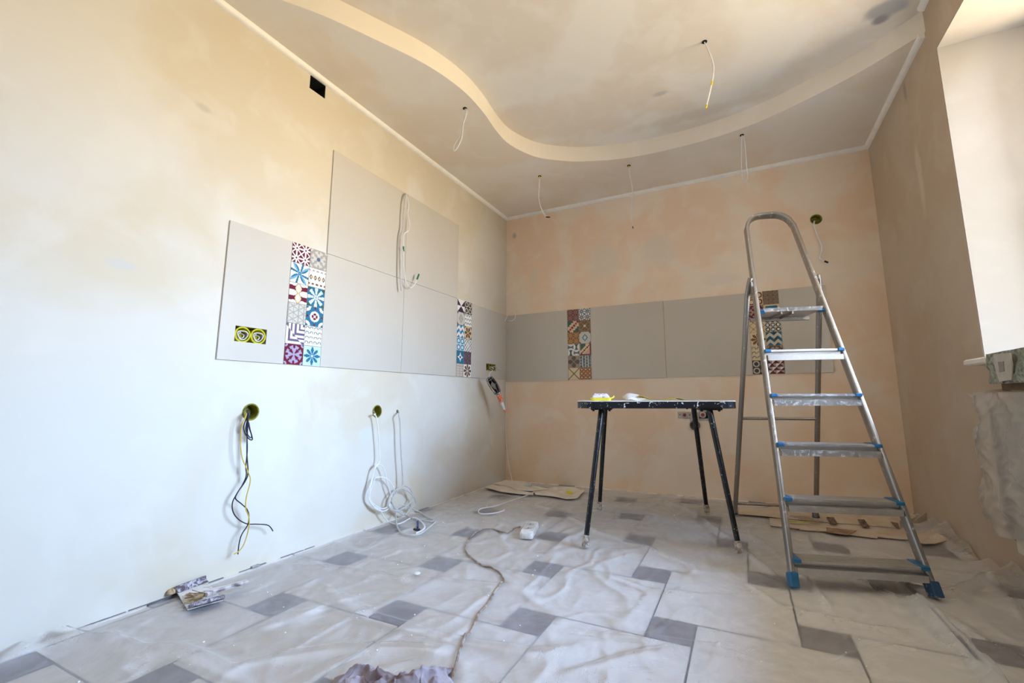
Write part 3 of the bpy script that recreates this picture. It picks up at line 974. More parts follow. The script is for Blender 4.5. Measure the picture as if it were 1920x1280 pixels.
cable([(0.05,-1.4748,0.1017),(0.05,-1.4192,0.0545),(0.05,-1.372,0.0231),(0.1405,-1.3935,0.014),(0.2072,-1.3994,0.014),(0.2682,-1.4,0.014),(0.2777,-1.3786,0.014),(0.2173,-1.3449,0.014),(0.094,-1.2701,0.014),(0.05,-1.3072,0.0454),(0.05,-1.3936,0.0819),(0.05,-1.4291,0.0715),(0.05,-1.443,0.0362),(0.1491,-1.5443,0.014),(0.2576,-1.6326,0.014),(0.3319,-1.6534,0.014),(0.3669,-1.6213,0.014),(0.3554,-1.5559,0.014),(0.3075,-1.4125,0.014),(0.2841,-1.3781,0.014)], 0.0045, n=6).build('cable', M_wire_grey, hole3, smooth=True)
cable([(0.1651,-1.3905,0.016),(0.2404,-1.4404,0.016),(0.3153,-1.5078,0.016),(0.3447,-1.5687,0.016),(0.3448,-1.6196,0.016)], 0.0045, n=6).build('cable', M_wire_white, hole3, smooth=True)

# wire coming out of the joint between the two upper tiles
jw = thing('joint_cable', (0.009, -1.404, 1.43), 'white wire with green taped ends hanging from the joint between the two tall grey tiles', 'cable')
cable([(-0.01, -1.404, 2.070)] + [(0.04,-1.457,2.037),(0.04,-1.47,1.906),(0.04,-1.47,1.815),(0.04,-1.485,1.738),(0.04,-1.483,1.615),(0.04,-1.476,1.477),(0.04,-1.461,1.393)], 0.005).build('grey_sheath', M_wire_grey, jw, smooth=True)
cable([(-0.01, -1.400, 2.068)] + [(0.045,-1.452,2.03),(0.045,-1.433,1.975),(0.045,-1.44,1.917),(0.045,-1.417,1.86),(0.045,-1.424,1.805),(0.045,-1.467,1.761),(0.045,-1.467,1.672),(0.045,-1.456,1.551),(0.045,-1.442,1.484),(0.045,-1.414,1.442),(0.045,-1.378,1.432),(0.045,-1.343,1.465),(0.045,-1.328,1.491)], 0.0028).build('thin_wire', M_wire_white, jw, smooth=True)
cable([(0.046,-1.467,1.683),(0.046,-1.462,1.652)], 0.0055).build('green_tape', M_tape_green, jw, smooth=True)
cable([(0.05,-1.329,1.501),(0.05,-1.312,1.538)], 0.0058).build('green_tape', M_tape_green, jw, smooth=True)

cw = thing('corner_cable', (0.01, -0.02, 1.40), 'short cream cable ring sticking out of the corner at the top of the tiles', 'cable')
cable([(-0.0, -0.03, 1.43)] + [(0.016,-0.06,1.412),(0.032,-0.06,1.441),(0.049,-0.06,1.474),(0.077,-0.06,1.502),(0.104,-0.06,1.504),(0.126,-0.06,1.472),(0.121,-0.06,1.433),(0.093,-0.06,1.416),(0.06,-0.06,1.418)], 0.0035, n=6).build('cable', M_wire_white, cw, smooth=True)

# cable ends hanging from the ceiling
def drop_cable(base, label, pieces):
    """one hanging lamp cable: (part name, material, radius, points)"""
    t_ = thing('ceiling_cable', base, label, 'ceiling cable', 'lamp cables hanging from the ceiling')
    MB().lathe((base[0], base[1], base[2] - 0.003), (0, 0, 1), [(0.004, 0), (0.013, 0), (0.013, 0.0025), (0.004, 0.0025)], 14).build('hole_rim', M_dark, t_)
    for nm, m_, r, pts in pieces:
        cable(pts, r).build(nm, m_, t_, smooth=True)
    return t_
drop_cable((0.561, -1.557, ZL), 'white looped ceiling cable nearest the left wall', [
    ('cable', M_wire_white, 0.0032, [(0.562,-1.557,2.435),(0.555,-1.557,2.37),(0.541,-1.557,2.312),(0.539,-1.557,2.272),(0.509,-1.557,2.242),(0.487,-1.557,2.207),(0.491,-1.557,2.178),(0.514,-1.557,2.196),(0.539,-1.557,2.237),(0.546,-1.557,2.276),(0.552,-1.557,2.337),(0.574,-1.557,2.4),(0.569,-1.557,2.429)])])
drop_cable((0.628, -0.615, ZL), 'short white ceiling cable with black tip above the room corner', [
    ('cable', M_wire_white, 0.0032, [(0.628,-0.615,2.435),(0.623,-0.615,2.347),(0.618,-0.615,2.26),(0.635,-0.615,2.178),(0.666,-0.615,2.111),(0.693,-0.615,2.085)]),
    ('yellow_tape', M_tape_yellow, 0.0058, [(0.628,-0.615,2.439),(0.628,-0.615,2.413)]),
    ('tape_end', M_tape_black, 0.0048, [(0.679,-0.615,2.089),(0.71,-0.615,2.081)])])
drop_cable((1.292, -0.468, ZL), 'long thin ceiling cable with yellow tape, middle of the dropped border', [
    ('cable', M_wire_white, 0.0028, [(1.292,-0.468,2.435),(1.297,-0.468,2.349),(1.312,-0.468,2.24),(1.3,-0.468,2.118),(1.297,-0.468,2.036),(1.305,-0.468,1.944)]),
    ('yellow_tape', M_tape_yellow, 0.0052, [(1.292,-0.468,2.439),(1.291,-0.468,2.414)]),
    ('tape_end', M_tape_black, 0.0036, [(1.302,-0.468,1.957),(1.305,-0.468,1.94)])])
drop_cable((2.054, -0.526, ZL), 'pale looped ceiling cable right above the stepladder', [
    ('cable', M_wire_white, 0.0028, [(2.054,-0.526,2.435),(2.046,-0.526,2.353),(2.039,-0.526,2.26),(2.036,-0.526,2.168),(2.04,-0.526,2.122),(2.051,-0.526,2.105),(2.068,-0.526,2.13),(2.067,-0.526,2.198),(2.068,-0.526,2.31),(2.067,-0.526,2.386),(2.06,-0.526,2.429)])])
drop_cable((1.888, -1.324, ZU), 'white ceiling cable with yellow bands hanging from the raised middle ceiling', [
    ('cable', M_wire_white, 0.0036, [(1.888,-1.324,2.547),(1.901,-1.324,2.502),(1.915,-1.324,2.447),(1.922,-1.324,2.393),(1.917,-1.324,2.343),(1.907,-1.324,2.299),(1.894,-1.324,2.249),(1.875,-1.324,2.184)]),
    ('yellow_tape', M_tape_yellow, 0.0052, [(1.911,-1.324,2.315),(1.906,-1.324,2.293)]),
    ('yellow_tape', M_tape_yellow, 0.0052, [(1.878,-1.324,2.192),(1.873,-1.324,2.175)])])

hole4 = thing('wall_box', (2.496, 0, 1.93), 'round yellow-green wall box high on the back wall, white cable below it', 'wall box')
round_box(hole4, (2.496, 0.0, 1.965), (0, -1, 0), 0.034, M_olive, 0.05)
cable([(2.49, 0.03, 1.965)] + [(2.476,-0.03,1.922),(2.482,-0.03,1.882),(2.493,-0.03,1.821),(2.507,-0.03,1.769),(2.507,-0.03,1.73),(2.493,-0.03,1.678),(2.501,-0.03,1.662),(2.515,-0.03,1.645)], 0.0055).build('cable', M_wire_white, hole4, smooth=True)
cable([(2.514,-0.03,1.647),(2.536,-0.03,1.634)], 0.006).build('tape_end', M_tape_black, hole4, smooth=True)

# corner cord running down to the floor
cc = cable([(0.012, -0.02, 0.866), (0.01, -0.014, 0.6), (0.012, -0.02, 0.42), (0.03, -0.03, 0.25), (0.07, -0.06, 0.12), (0.105, -0.08, 0.03), (0.12, -0.10, 0.018)], 0.0035)
tag(cc.build('thin_wall_cable', M_wire_white, base=(0.012, -0.02, 0.018), smooth=True), 'thin pale cable running down the room corner to the floor', 'cable')
fl = cable([(0.269,-0.15,0.02),(0.415,-0.254,0.02),(0.475,-0.405,0.02),(0.485,-0.564,0.02),(0.465,-0.759,0.02),(0.441,-0.938,0.02),(0.392,-1.038,0.02),(0.416,-1.115,0.02),(0.467,-1.148,0.02),(0.52,-1.109,0.02),(0.548,-1.025,0.02)], 0.0038)
tag(fl.build('loose_cable', M_wire_white, base=(0.3, -0.6, 0.016), smooth=True), 'pale loose cable looping over the floor film beside the corner cardboard', 'cable')

# ---------------------------------------------------------------- hand lamp hanging from the socket
lamp_top = Vector([(0.11,-0.479,0.915)][0])
lt = thing('inspection_lamp', tuple(lamp_top), 'wire-caged inspection lamp with orange taped handle hanging beside the room corner', 'hand lamp')
A = Vector([(0.13,-0.52,0.878)][0])
Bq = Vector([(0.155,-0.416,0.757)][0])
Cq = Vector([(0.165,-0.398,0.701)][0])
Dq = Vector([(0.18,-0.334,0.605)][0])
ax = (Bq - A).normalized()
L_ = (Bq - A).length
sd = ax.cross(Vector((1, 0, 0.1))).normalized()
dp = ax.cross(sd).normalized()
cable([Vector((-0.02, -0.30, 0.975)), Vector((0.03, -0.30, 0.955)), lamp_top, A + ax * 0.005], 0.003).build('hook', M_wire_white, lt, smooth=True)
# cage: rings and longitudinal wires
cage = MB()
R0 = 0.036
def rr(t): return R0 * (0.62 if t == 0 else 1.0 if t < .8 else 0.75)
for t_ in (0.06, 0.38, 0.9):
    k = R0 * (0.8 if t_ < .1 else 1.0 if t_ < .8 else .85)
    c = A + ax * L_ * t_
    cage.tube([c + (sd * math.cos(a) + dp * math.sin(a)) * k for a in [2 * math.pi * q / 20 for q in range(20)]], 0.0022, 6, closed=True)
for q in range(6):
    a = 2 * math.pi * q / 6 + .3
    d_ = sd * math.cos(a) + dp * math.sin(a)
    cage.tube(smooth_path([A - ax * 0.004, A + ax * L_ * .06 + d_ * R0 * .8, A + ax * L_ * .3 + d_ * R0, A + ax * L_ * .75 + d_ * R0, A + ax * L_ + d_ * R0 * .55], 5), 0.0022, 6)
cage.build('wire_cage', M_wire_cage, lt, smooth=True)
rf = MB()
prof = []
nseg = 10
vs, fs = [], []
for i in range(9):
    t_ = i / 8
    k = R0 * (0.55 + .4 * math.sin(math.pi * min(1, t_ * 1.15)) ** .5 if t_ < .9 else .6)
    for q in range(nseg):
        a = math.pi * (q / (nseg - 1)) + math.pi * .55
        vs.append(A + ax * L_ * t_ + (sd * math.cos(a) + dp * math.sin(a)) * k * .93)
for i in range(8):
    for q in range(nseg - 1):
        fs.append((i * nseg + q, i * nseg + q + 1, (i + 1) * nseg + q + 1, (i + 1) * nseg + q))
rf.add(vs, fs).build('reflector', M_cage_dark, lt, smooth=True)
MB().lathe(A + ax * L_ * .3, ax, [(0.004, 0), (0.015, .01), (0.018, .03), (0.012, .05), (0.010, .06)], 14).build('bulb', simple('dim_bulb', (0.3, 0.28, 0.24), 0.1), lt, smooth=True)
MB().lathe(A + ax * L_ * .95, ax, [(0.024, 0), (0.026, .004), (0.020, .014), (0.016, .02)], 16).build('collar', M_wire_cage, lt, smooth=True)
hd = (Dq - Bq).normalized()
hl = (Dq - Bq).length
MB().lathe(Bq, hd, [(0.016, 0), (0.021, .01), (0.019, hl * .2), (0.021, hl * .38), (0.015, hl * .46)], 12).build('taped_grip', M_orange, lt, smooth=True)
MB().lathe(Bq + hd * hl * .44, hd, [(0.012, 0), (0.0125, hl * .2), (0.010, hl * .4), (0.008, hl * .45)], 12).build('cable_sleeve', M_wire_white, lt, smooth=True)
MB().lathe(Bq + hd * hl * .86, hd, [(0.008, 0), (0.013, .006), (0.011, .016), (0.005, .022)], 10).build('taped_end', M_orange, lt, smooth=True)

# ---------------------------------------------------------------- pipe fittings on the back wall
pf = thing('water_outlets', (1.61, 0, 0.54), 'metal plate with two red-plugged water outlets on the back wall under the table', 'pipe fitting')
pl_ = MB()
pl_.box((1.490, -0.006, 0.562), (1.712, -0.001, 0.612))
pl_.box((1.640, -0.006, 0.548), (1.712, -0.001, 0.628))
pl_.box((1.575, -0.005, 0.535), (1.635, -0.001, 0.562))
pl_.build('plate', M_fitting, pf, bevel=0.002)
for xx, zz in ((1.540, 0.588), (1.668, 0.591)):
    MB().lathe((xx, -0.003, zz), (0, -1, 0), [(0.024, 0), (0.024, 0.010), (0.018, 0.012), (0.018, 0.014), (0.001, 0.014)], 20).build('collar', M_fitting, pf, smooth=True)
    MB().lathe((xx, -0.006, zz), (0, -1, 0), [(0.0135, 0), (0.0135, 0.012), (0.010, 0.016)], 6).build('red_plug', M_red, pf)
for xx, zz in ((1.505, 0.588), (1.577, 0.588), (1.668, 0.622), (1.703, 0.598)):
    MB().lathe((xx, -0.005, zz), (0, -1, 0), [(0.004, 0), (0.004, 0.003)], 8).build('screw', M_dark, pf)
dr = thing('drain_pipe', (1.608, 0, 0.475), 'round grey drain pipe stub in the back wall below the water outlets', 'pipe')
MB().lathe((1.608, 0.04, 0.513), (0, -1, 0), [(0.036, 0), (0.036, 0.055), (0.030, 0.055), (0.030, 0.018), (0.001, 0.016)], 24).build('pipe_ring', M_grey_pipe, dr, smooth=True)

# ---------------------------------------------------------------- floor film
def poly_dist(px, py, pts):
    best = np.full(px.shape, 1e9)
    s_at = np.zeros(px.shape)
    for k in range(len(pts) - 1):
        ax_, ay_ = pts[k][0], pts[k][1]
        bx_, by_ = pts[k + 1][0], pts[k + 1][1]
        dx, dy = bx_ - ax_, by_ - ay_
        l2 = dx * dx + dy * dy + 1e-9
        t_ = np.clip(((px - ax_) * dx + (py - ay_) * dy) / l2, 0, 1)
        qx, qy = px - (ax_ + t_ * dx), py - (ay_ + t_ * dy)
        sgn = np.sign(dx * qy - dy * qx)
        d_ = np.hypot(qx, qy)
        m_ = d_ < np.abs(best)
        best = np.where(m_, d_ * np.where(sgn == 0, 1, sgn), best)
        s_at = np.where(m_, (k + t_) / (len(pts) - 1), s_at)
    return best, s_at

folds = [   # (points on the floor, height, width)
    ([(0.119,-3.019,0),(0.025,-2.933,0),(0.027,-2.877,0),(0.124,-2.851,0),(0.219,-2.818,0),(0.364,-2.81,0),(0.428,-2.762,0),(0.597,-2.755,0),(0.757,-2.754,0)], 0.026, 0.05),
    ([(0.136,-2.799,0),(0.313,-2.825,-0),(0.455,-2.859,-0)], 0.020, 0.03),
    ([(0.122,-2.176,0),(0.362,-2.116,0),(0.575,-2.091,0),(0.76,-2.05,0),(0.998,-1.993,0),(1.204,-1.948,0)], 0.014, 0.035),
    ([(0.448,-2.264,0),(0.62,-2.322,0),(0.799,-2.374,0),(0.975,-2.372,-0),(1.131,-2.366,0),(1.361,-2.33,0),(1.48,-2.261,0)], 0.018, 0.035),
    ([(0.515,-2.584,0),(0.575,-2.48,0),(0.575,-2.353,0)], 0.010, 0.04),
    ([(0.632,-2.775,-0),(0.724,-2.659,0),(0.845,-2.545,0),(1.01,-2.461,0),(1.163,-2.412,0)], 0.014, 0.03),
    ([(0.607,-0.715,0),(0.904,-0.882,0),(1.195,-1.166,0),(1.445,-1.284,0),(1.683,-1.439,0),(1.777,-1.58,0)], 0.012, 0.03),
    ([(1.37,-0.182,0),(1.621,-0.547,0),(1.816,-0.974,0),(1.953,-1.311,0),(2.056,-1.514,0)], 0.028, 0.03),
    ([(1.649,-1.521,0),(1.794,-1.526,0),(1.95,-1.44,0),(2.055,-1.524,0)], 0.015, 0.03),
    ([(2.077,-1.253,0),(2.142,-1.514,0),(2.166,-1.684,0)], 0.022, 0.025),
    ([(1.891,-1.526,0),(2.008,-1.718,0),(2.157,-1.748,0),(2.268,-1.751,0),(2.377,-1.734,0)], 0.014, 0.03),
    ([(2.42,-1.469,0),(2.448,-1.551,0),(2.458,-1.712,0),(2.467,-1.857,0),(2.473,-1.953,0),(2.472,-2.029,0)], 0.060, 0.032),
    ([(2.42,-1.469,0),(2.443,-1.32,0),(2.478,-1.365,0),(2.573,-1.349,0),(2.736,-1.137,0),(2.766,-1.123,0)], 0.030, 0.03),
    ([(2.766,-1.123,0),(2.741,-1.303,0),(2.705,-1.507,0)], 0.03, 0.05),
    ([(2.505,-1.564,0),(2.523,-1.697,0),(2.559,-1.757,0),(2.591,-1.811,0)], 0.02, 0.03),
    ([(1.474,-2.374,0),(1.553,-2.295,0),(1.635,-2.205,0),(1.767,-2.098,0),(1.934,-2.027,0)], 0.012, 0.03),
    ([(2.202,-1.194,0),(2.32,-1.351,0),(2.417,-1.479,0)], 0.015, 0.02),
    ([(2.113,-2.039,0),(2.233,-1.912,0),(2.356,-1.808,0)], 0.014, 0.04),
    ([(0.33,-0.667,0),(0.756,-0.271,0),(1.221,-0.195,0),(1.565,0.044,0)], 0.010, 0.03),
    ([(1.334,-2.194,0),(1.495,-2.153,0),(1.662,-2.107,-0),(1.809,-2.084,0),(2.008,-2.101,0)], 0.010, 0.025),
    ([(1.402,-1.699,0),(1.586,-1.777,0),(1.787,-1.732,0),(2.014,-1.614,0)], 0.010, 0.025)]
NX, NY = 330, 480
FX0, FX1, FY0, FY1 = 0.035, W - 0.01, -4.55, -0.05
gx, gy = np.meshgrid(np.linspace(FX0, FX1, NX), np.linspace(FY0, FY1, NY))
hz = np.full(gx.shape, 0.004)
for pts, hgt, wd in folds:
    d_, s_ = poly_dist(gx, gy, pts)
    wob = 0.6 * wd * (0.8 + 0.35 * np.sin(s_ * 9 + hgt * 300))
    asym = np.where(d_ > 0, wob, wob * 1.6)
    a_ = np.abs(d_) / asym
    env = np.clip(np.minimum(s_, 1 - s_) * 5 + 0.25, 0, 1)
    hz = np.maximum(hz, 0.004 + 0.75 * hgt * env * np.exp(-a_ ** 1.35)) + 0.15 * hgt * env * np.exp(-a_ ** 2)
flat_h = hz.ravel()
vsf = []
fx, fy = gx.ravel(), gy.ravel()
for k in range(len(fx)):
    x, y = float(fx[k]), float(fy[k])
    p1 = noise.noise(Vector((x * 2.1 + y * 1.2, y * 2.6 - x * .9, 3.1)))
    p2 = noise.noise(Vector((x * 5.5 - y * 2, y * 3.5 + x * 2.2, 7.7)))
    p3 = noise.noise(Vector((x * 13 + y * 5, y * 10 - x * 3, 1.3)))
    rid = 0.0035 * max(0, 1 - abs(p1) * 7) ** 1.5 + 0.0028 * max(0, 1 - abs(p2) * 6) ** 1.4 + 0.0012 * max(0, 1 - abs(p3) * 4)
    z = flat_h[k] + rid
    if x < 0.22:                       # the sheet climbs the foot of the left wall near the camera
        e_ = (0.22 - x) / 0.19
        c_ = min(1, max(0, (-2.74 - y) / 0.35))
        z += c_ * e_ ** 2 * (0.026 + 0.006 * math.sin(y * 13))
    if x > W - 0.16:                   # and the right wall
        e_ = (x - W + 0.16) / 0.15
        z += e_ ** 2 * (0.05 + 0.03 * math.sin(y * 9) + 0.015 * math.sin(y * 31))
    vsf.append((x, y, z))
fsf = []
for j in range(NY - 1):
    for i in range(NX - 1):
        a_ = j * NX + i
        fsf.append((a_, a_ + 1, a_ + NX + 1, a_ + NX))
fm = bpy.data.meshes.new('floor_film')
fm.from_pydata(vsf, [], fsf)
fm.materials.append(M_film)
fm.shade_smooth()
film = bpy.data.objects.new('floor_film', fm)
C.objects.link(film)
tag(film, 'wrinkled dusty translucent plastic film covering the tiled floor', 'plastic film')
hz_final = np.array([v[2] for v in vsf]).reshape(NY, NX)

def film_z(x, y):
    i = int(round((x - FX0) / (FX1 - FX0) * (NX - 1)))
    j = int(round((y - FY0) / (FY1 - FY0) * (NY - 1)))
    i = min(max(i, 0), NX - 1); j = min(max(j, 0), NY - 1)
    return float(hz_final[j, i])

def on_film(pts, lift):
    out = []
    for p in pts:
        out.append(Vector((p[0], p[1], max(film_z(p[0], p[1]), 0.004) + lift)))
    return out

# plaster crumbs strewn on the film
cb = MB()
for k in range(150):
    x, y = rnd.uniform(0.15, 2.6), rnd.uniform(-3.1, -0.5)
    s = rnd.uniform(0.0008, 0.0024)
    z = film_z(x, y)
    cb.box((x - s, y - s * rnd.uniform(.6, 1.5), z), (x + s, y + s, z + s * 1.2))
tag(cb.build('plaster_crumbs', M_crumb), 'white plaster crumbs strewn over the floor film', 'debris', kind='stuff')

cap_p = [(0.693,-2.028,0.01)][0]
tag(MB().lathe((cap_p[0], cap_p[1], film_z(cap_p[0], cap_p[1]) + 0.001), (0, 0, 1), [(0.013, 0), (0.014, .003), (0.011, .006), (0.004, .007)], 18).build('bottle_cap', M_white_plastic, base=(cap_p[0], cap_p[1], 0.01), smooth=True),
    'small round white cap lying on the floor film left of the extension cord', 'cap')

# ---------------------------------------------------------------- stepladder
lc = Vector((2.2955, -1.4672, 0))
lv = Vector((-0.25229, 0.96765, 0))
lu = Vector((0.96765, 0.25229, 0))
lz = Vector((0, 0, 1))
TAN, HW0, HK = 0.36909, 0.23265, 0.06772
def LP(u, v, z): return lc + lu * u + lv * v + lz * z
def rail_pt(s, z): return LP(s * (HW0 - HK * z), z * TAN, z)
ld = thing('stepladder', tuple(lc), 'aluminium stepladder with six steps, tall hoop and blue plastic feet right of the table', 'stepladder')
# front frame: one tube bent over the top
zt = 1.735
rb = 0.085
path = [rail_pt(-1, 0.045)]
for z in (0.3, 0.7, 1.1, 1.45, zt - rb): path.append(rail_pt(-1, z))
hwt = HW0 - HK * zt
lean = Vector((0, TAN, 1)).normalized()
for k in range(1, 8):
    a = math.pi / 2 * k / 7
    z = zt - rb + rb * math.sin(a)
    path.append(LP(-(hwt - rb * (1 - math.cos(a))) , z * TAN, z))
path.append(LP(0, zt * TAN, zt))
for k in range(7, 0, -1):
    a = math.pi / 2 * k / 7
    z = zt - rb + rb * math.sin(a)
    path.append(LP((hwt - rb * (1 - math.cos(a))), z * TAN, z))
for z in (zt - rb, 1.45, 1.1, 0.7, 0.3, 0.045): path.append(rail_pt(1, z))
def oval(a, b, k=12): return [(a * math.copysign(abs(math.cos(2 * math.pi * q / k)) ** .6, math.cos(2 * math.pi * q / k)), b * math.copysign(abs(math.sin(2 * math.pi * q / k)) ** .6, math.sin(2 * math.pi * q / k))) for q in range(k)]
rail_n = (lv - lz * TAN).normalized()   # normal of the frame plane
mbf = MB().sweep(path, oval(0.023, 0.0105, 16), ref=lu)
# first cross axis of the sweep is tangent x lu = normal of the frame plane
mbf.build('front_frame', M_alu, ld, smooth=True)
for s in (-1, 1):
    q = rail_pt(s, 0)
    t_ = (rail_pt(s, 1) - rail_pt(s, 0)).normalized()
    nn = lu.cross(t_).normalized()
    MB().box((-0.015, -0.026, 0.0), (0.015, 0.026, 0.052), (lu, nn, t_), q + lz * 0.009).build('foot', M_blue if s < 0 else M_navy, ld, bevel=0.004)
tread_z = [0.1035, 0.3119, 0.5204, 0.7288, 0.9372]
for z in tread_z:
    hw = HW0 - HK * z - 0.010
    c0 = LP(0, z * TAN, z)
    # cross-section in (v, z): top plate, set-back web, lower lip
    sec = [(-0.036, 0.003), (0.046, 0.003), (0.046, -0.022), (0.040, -0.022), (0.040, -0.004), (-0.010, -0.004), (-0.010, -0.026), (-0.032, -0.027), (-0.032, -0.044), (-0.028, -0.044), (-0.028, -0.047), (-0.042, -0.047), (-0.042, -0.023), (-0.016, -0.021), (-0.016, -0.006), (-0.036, -0.006)]
    vs = [c0 + lu * (s * hw) + lv * a + lz * b for s in (-1, 1) for a, b in sec]
    k = len(sec)
    fs = [tuple(range(k)), tuple(range(k, 2 * k))] + [(i, (i + 1) % k, k + (i + 1) % k, k + i) for i in range(k)]
    tr_ = MB().add(vs, fs).build('tread', M_steel, ld)
    rbm = MB()
    for q in range(7):
        vv = -0.028 + q * 0.0105
        rbm.box((-hw + 0.02, vv, 0.003), (hw - 0.02, vv + 0.0045, 0.0045), (lu, lv, lz), c0)
    rbm.build('grip_ribs', M_steel, tr_)
    for s in (-1, 1):
        MB().box((hw - 0.018 if s > 0 else -hw - 0.010, -0.040, -0.008), (hw + 0.010 if s > 0 else -hw + 0.018, 0.048, 0.0065), (lu, lv, lz), c0).build('end_cap', M_blue, tr_, bevel=0.003)
# platform
pz = 1.140
c0 = LP(0, pz * TAN, pz)
pm = MB()
f0, f1, b0, b1 = -0.126, 0.130, -0.122, 0.122
pv = [c0 + lu * u_ + lv * v_ + lz * z_ for u_, v_, z_ in ((f0 - .01, -0.025, 0.018), (f1 + .005, -0.025, 0.018), (f1, -0.018, 0.0), (f0, -0.018, 0.0), (b0, 0.175, 0.0), (b1, 0.175, 0.0),
      (f0 - .01, -0.021, 0.018), (f1 + .005, -0.021, 0.018), (f1, -0.014, 0.004), (f0, -0.014, 0.004), (b0, 0.175, 0.004), (b1, 0.175, 0.004))]
pm.add(pv, [(0, 1, 2, 3), (3, 2, 5, 4), (6, 7, 8, 9), (9, 8, 11, 10), (0, 6, 7, 1), (4, 5, 11, 10), (0, 3, 9, 6), (1, 2, 8, 7), (3, 4, 10, 9), (2, 5, 11, 8)])
pm.build('platform', M_steel, ld)
pr_ = MB()
pr_.box((-0.05, -0.01, -0.012), (-0.043, 0.16, 0.0), (lu, lv, lz), c0)
pr_.box((0.0, -0.01, -0.012), (0.007, 0.16, 0.0), (lu, lv, lz), c0)
pr_.box((b0 - 0.02, 0.155, -0.018), (b1 + 0.02, 0.180, -0.002), (lu, lv, lz), c0)
pr_.build('platform_brace', M_alu_dark, ld)
for s in (-1, 1):
    hw = HW0 - HK * pz
    MB().lathe(c0 + lu * (s * 0.122) + lz * 0.004, lu * s, [(0.012, 0), (0.013, 0.004), (0.010, hw - 0.128)], 14).build('pivot', M_blue, ld, smooth=True)
# rear frame: two tubes with curved tops and two cross bars
rear_f = {-1: (-0.178, 1.075), 1: (0.262, 1.052)}
def rear_pt(s, z):
    u0, v0 = rear_f[s]
    hu, hv = s * 0.172, 0.515
    t_ = z / 1.22
    return LP(u0 + (hu - u0) * t_, v0 + (hv - v0) * t_, z)
for s in (-1, 1):
    pts = [rear_pt(s, z) for z in (0.03, 0.4, 0.8, 1.1, 1.2)]
    pts += [LP(s * 0.170, 0.505, 1.255), LP(s * 0.165, 0.485, 1.30), LP(s * 0.158, 0.475, 1.335)]
    MB().tube(smooth_path(pts, 4), 0.0135, 12).build('rear_leg', M_alu_dark, ld, smooth=True)
    MB().lathe(rear_pt(s, 0.012), (0, 0, 1), [(0.018, 0), (0.019, 0.01), (0.016, 0.04)], 14).build('rear_foot', M_navy, ld, smooth=True)
    MB().box((-0.003, -0.012, -0.06), (0.003, 0.012, 0.02), (lu, lv, lz), LP(s * 0.160, 0.468, 1.29)).build('hinge_strap', M_alu, ld, bevel=0.002)
for z in (0.085, 0.60):
    MB().tube([rear_pt(-1, z), rear_pt(1, z)], 0.0085, 10).build('cross_bar', M_alu_dark, ld, smooth=True)

# ---------------------------------------------------------------- work table
tc_ = Vector((1.46675, -0.95925, 0))
tu = Vector((0.96774, 0.25202, 0)); tu.normalize()
tv = Vector((-tu.y, tu.x, 0))
def TP(u, v, z): return tc_ + tu * u + tv * v + lz * z
tb = thing('work_table', tuple(tc_), 'black four-legged work table with paint-splashed top and white speckled legs', 'table')
HU, HV, CH = 0.400, 0.300, 0.085
outline = []
for cu, cv, a0 in ((HU - CH, HV - CH, 0), (-(HU - CH), HV - CH, 90), (-(HU - CH), -(HV - CH), 180), (HU - CH, -(HV - CH), 270)):
    for k in range(5):
        a = math.radians(a0 + 22.5 * k)
        outline.append((cu + CH * math.cos(a), cv + CH * math.sin(a)))
vs = [TP(u_, v_, z_) for z_ in (0.664, 0.699) for u_, v_ in outline]
k = len(outline)
MB().add(vs, [tuple(range(k)), tuple(range(k, 2 * k))] + [(i, (i + 1) % k, k + (i + 1) % k, k + i) for i in range(k)]).build('edge_band', M_edge, tb)
vs = [TP(u_ * 1.004, v_ * 1.004, z_) for z_ in (0.6985, 0.7025) for u_, v_ in outline]
MB().add(vs, [tuple(range(k)), tuple(range(k, 2 * k))] + [(i, (i + 1) % k, k + (i + 1) % k, k + i) for i in range(k)]).build('tabletop', M_tabletop, tb)
for (fu, fv), (au, av) in (((-0.362, -0.396), (-0.272, -0.222)), ((-0.321, 0.346), (-0.262, 0.222)), ((0.342, 0.402), (0.268, 0.222)), ((0.3415, -0.352), (0.272, -0.222))):
    foot = TP(fu, fv, 0.012)
    top = TP(au, av, 0.662)
    d_ = (top - foot).normalized()
    lg = MB().lathe(foot + d_ * 0.045, d_, [(0.0125, 0), (0.0130, 0.2), (0.0145, 0.5), (0.0155, (top - foot).length - 0.050)], 16).build('leg', M_black_paint, tb, smooth=True)
    MB().lathe(foot, d_, [(0.0155, 0), (0.0175, 0.006), (0.0165, 0.045), (0.0145, 0.052)], 16).build('rubber_cap', M_cap, lg, smooth=True)
    br = MB().box((au - 0.055, av - 0.04, 0.655), (au + 0.055, av + 0.04, 0.664), (tu, tv, lz), tc_)
    br.build('mounting_plate', M_black_paint, tb)
    for du in (-0.042, 0.042):
        MB().lathe(TP(au + du, av - 0.025, 0.648), (0, 0, 1), [(0.004, 0), (0.007, 0.003), (0.007, 0.008)], 8).build('bolt', M_black_paint, tb)

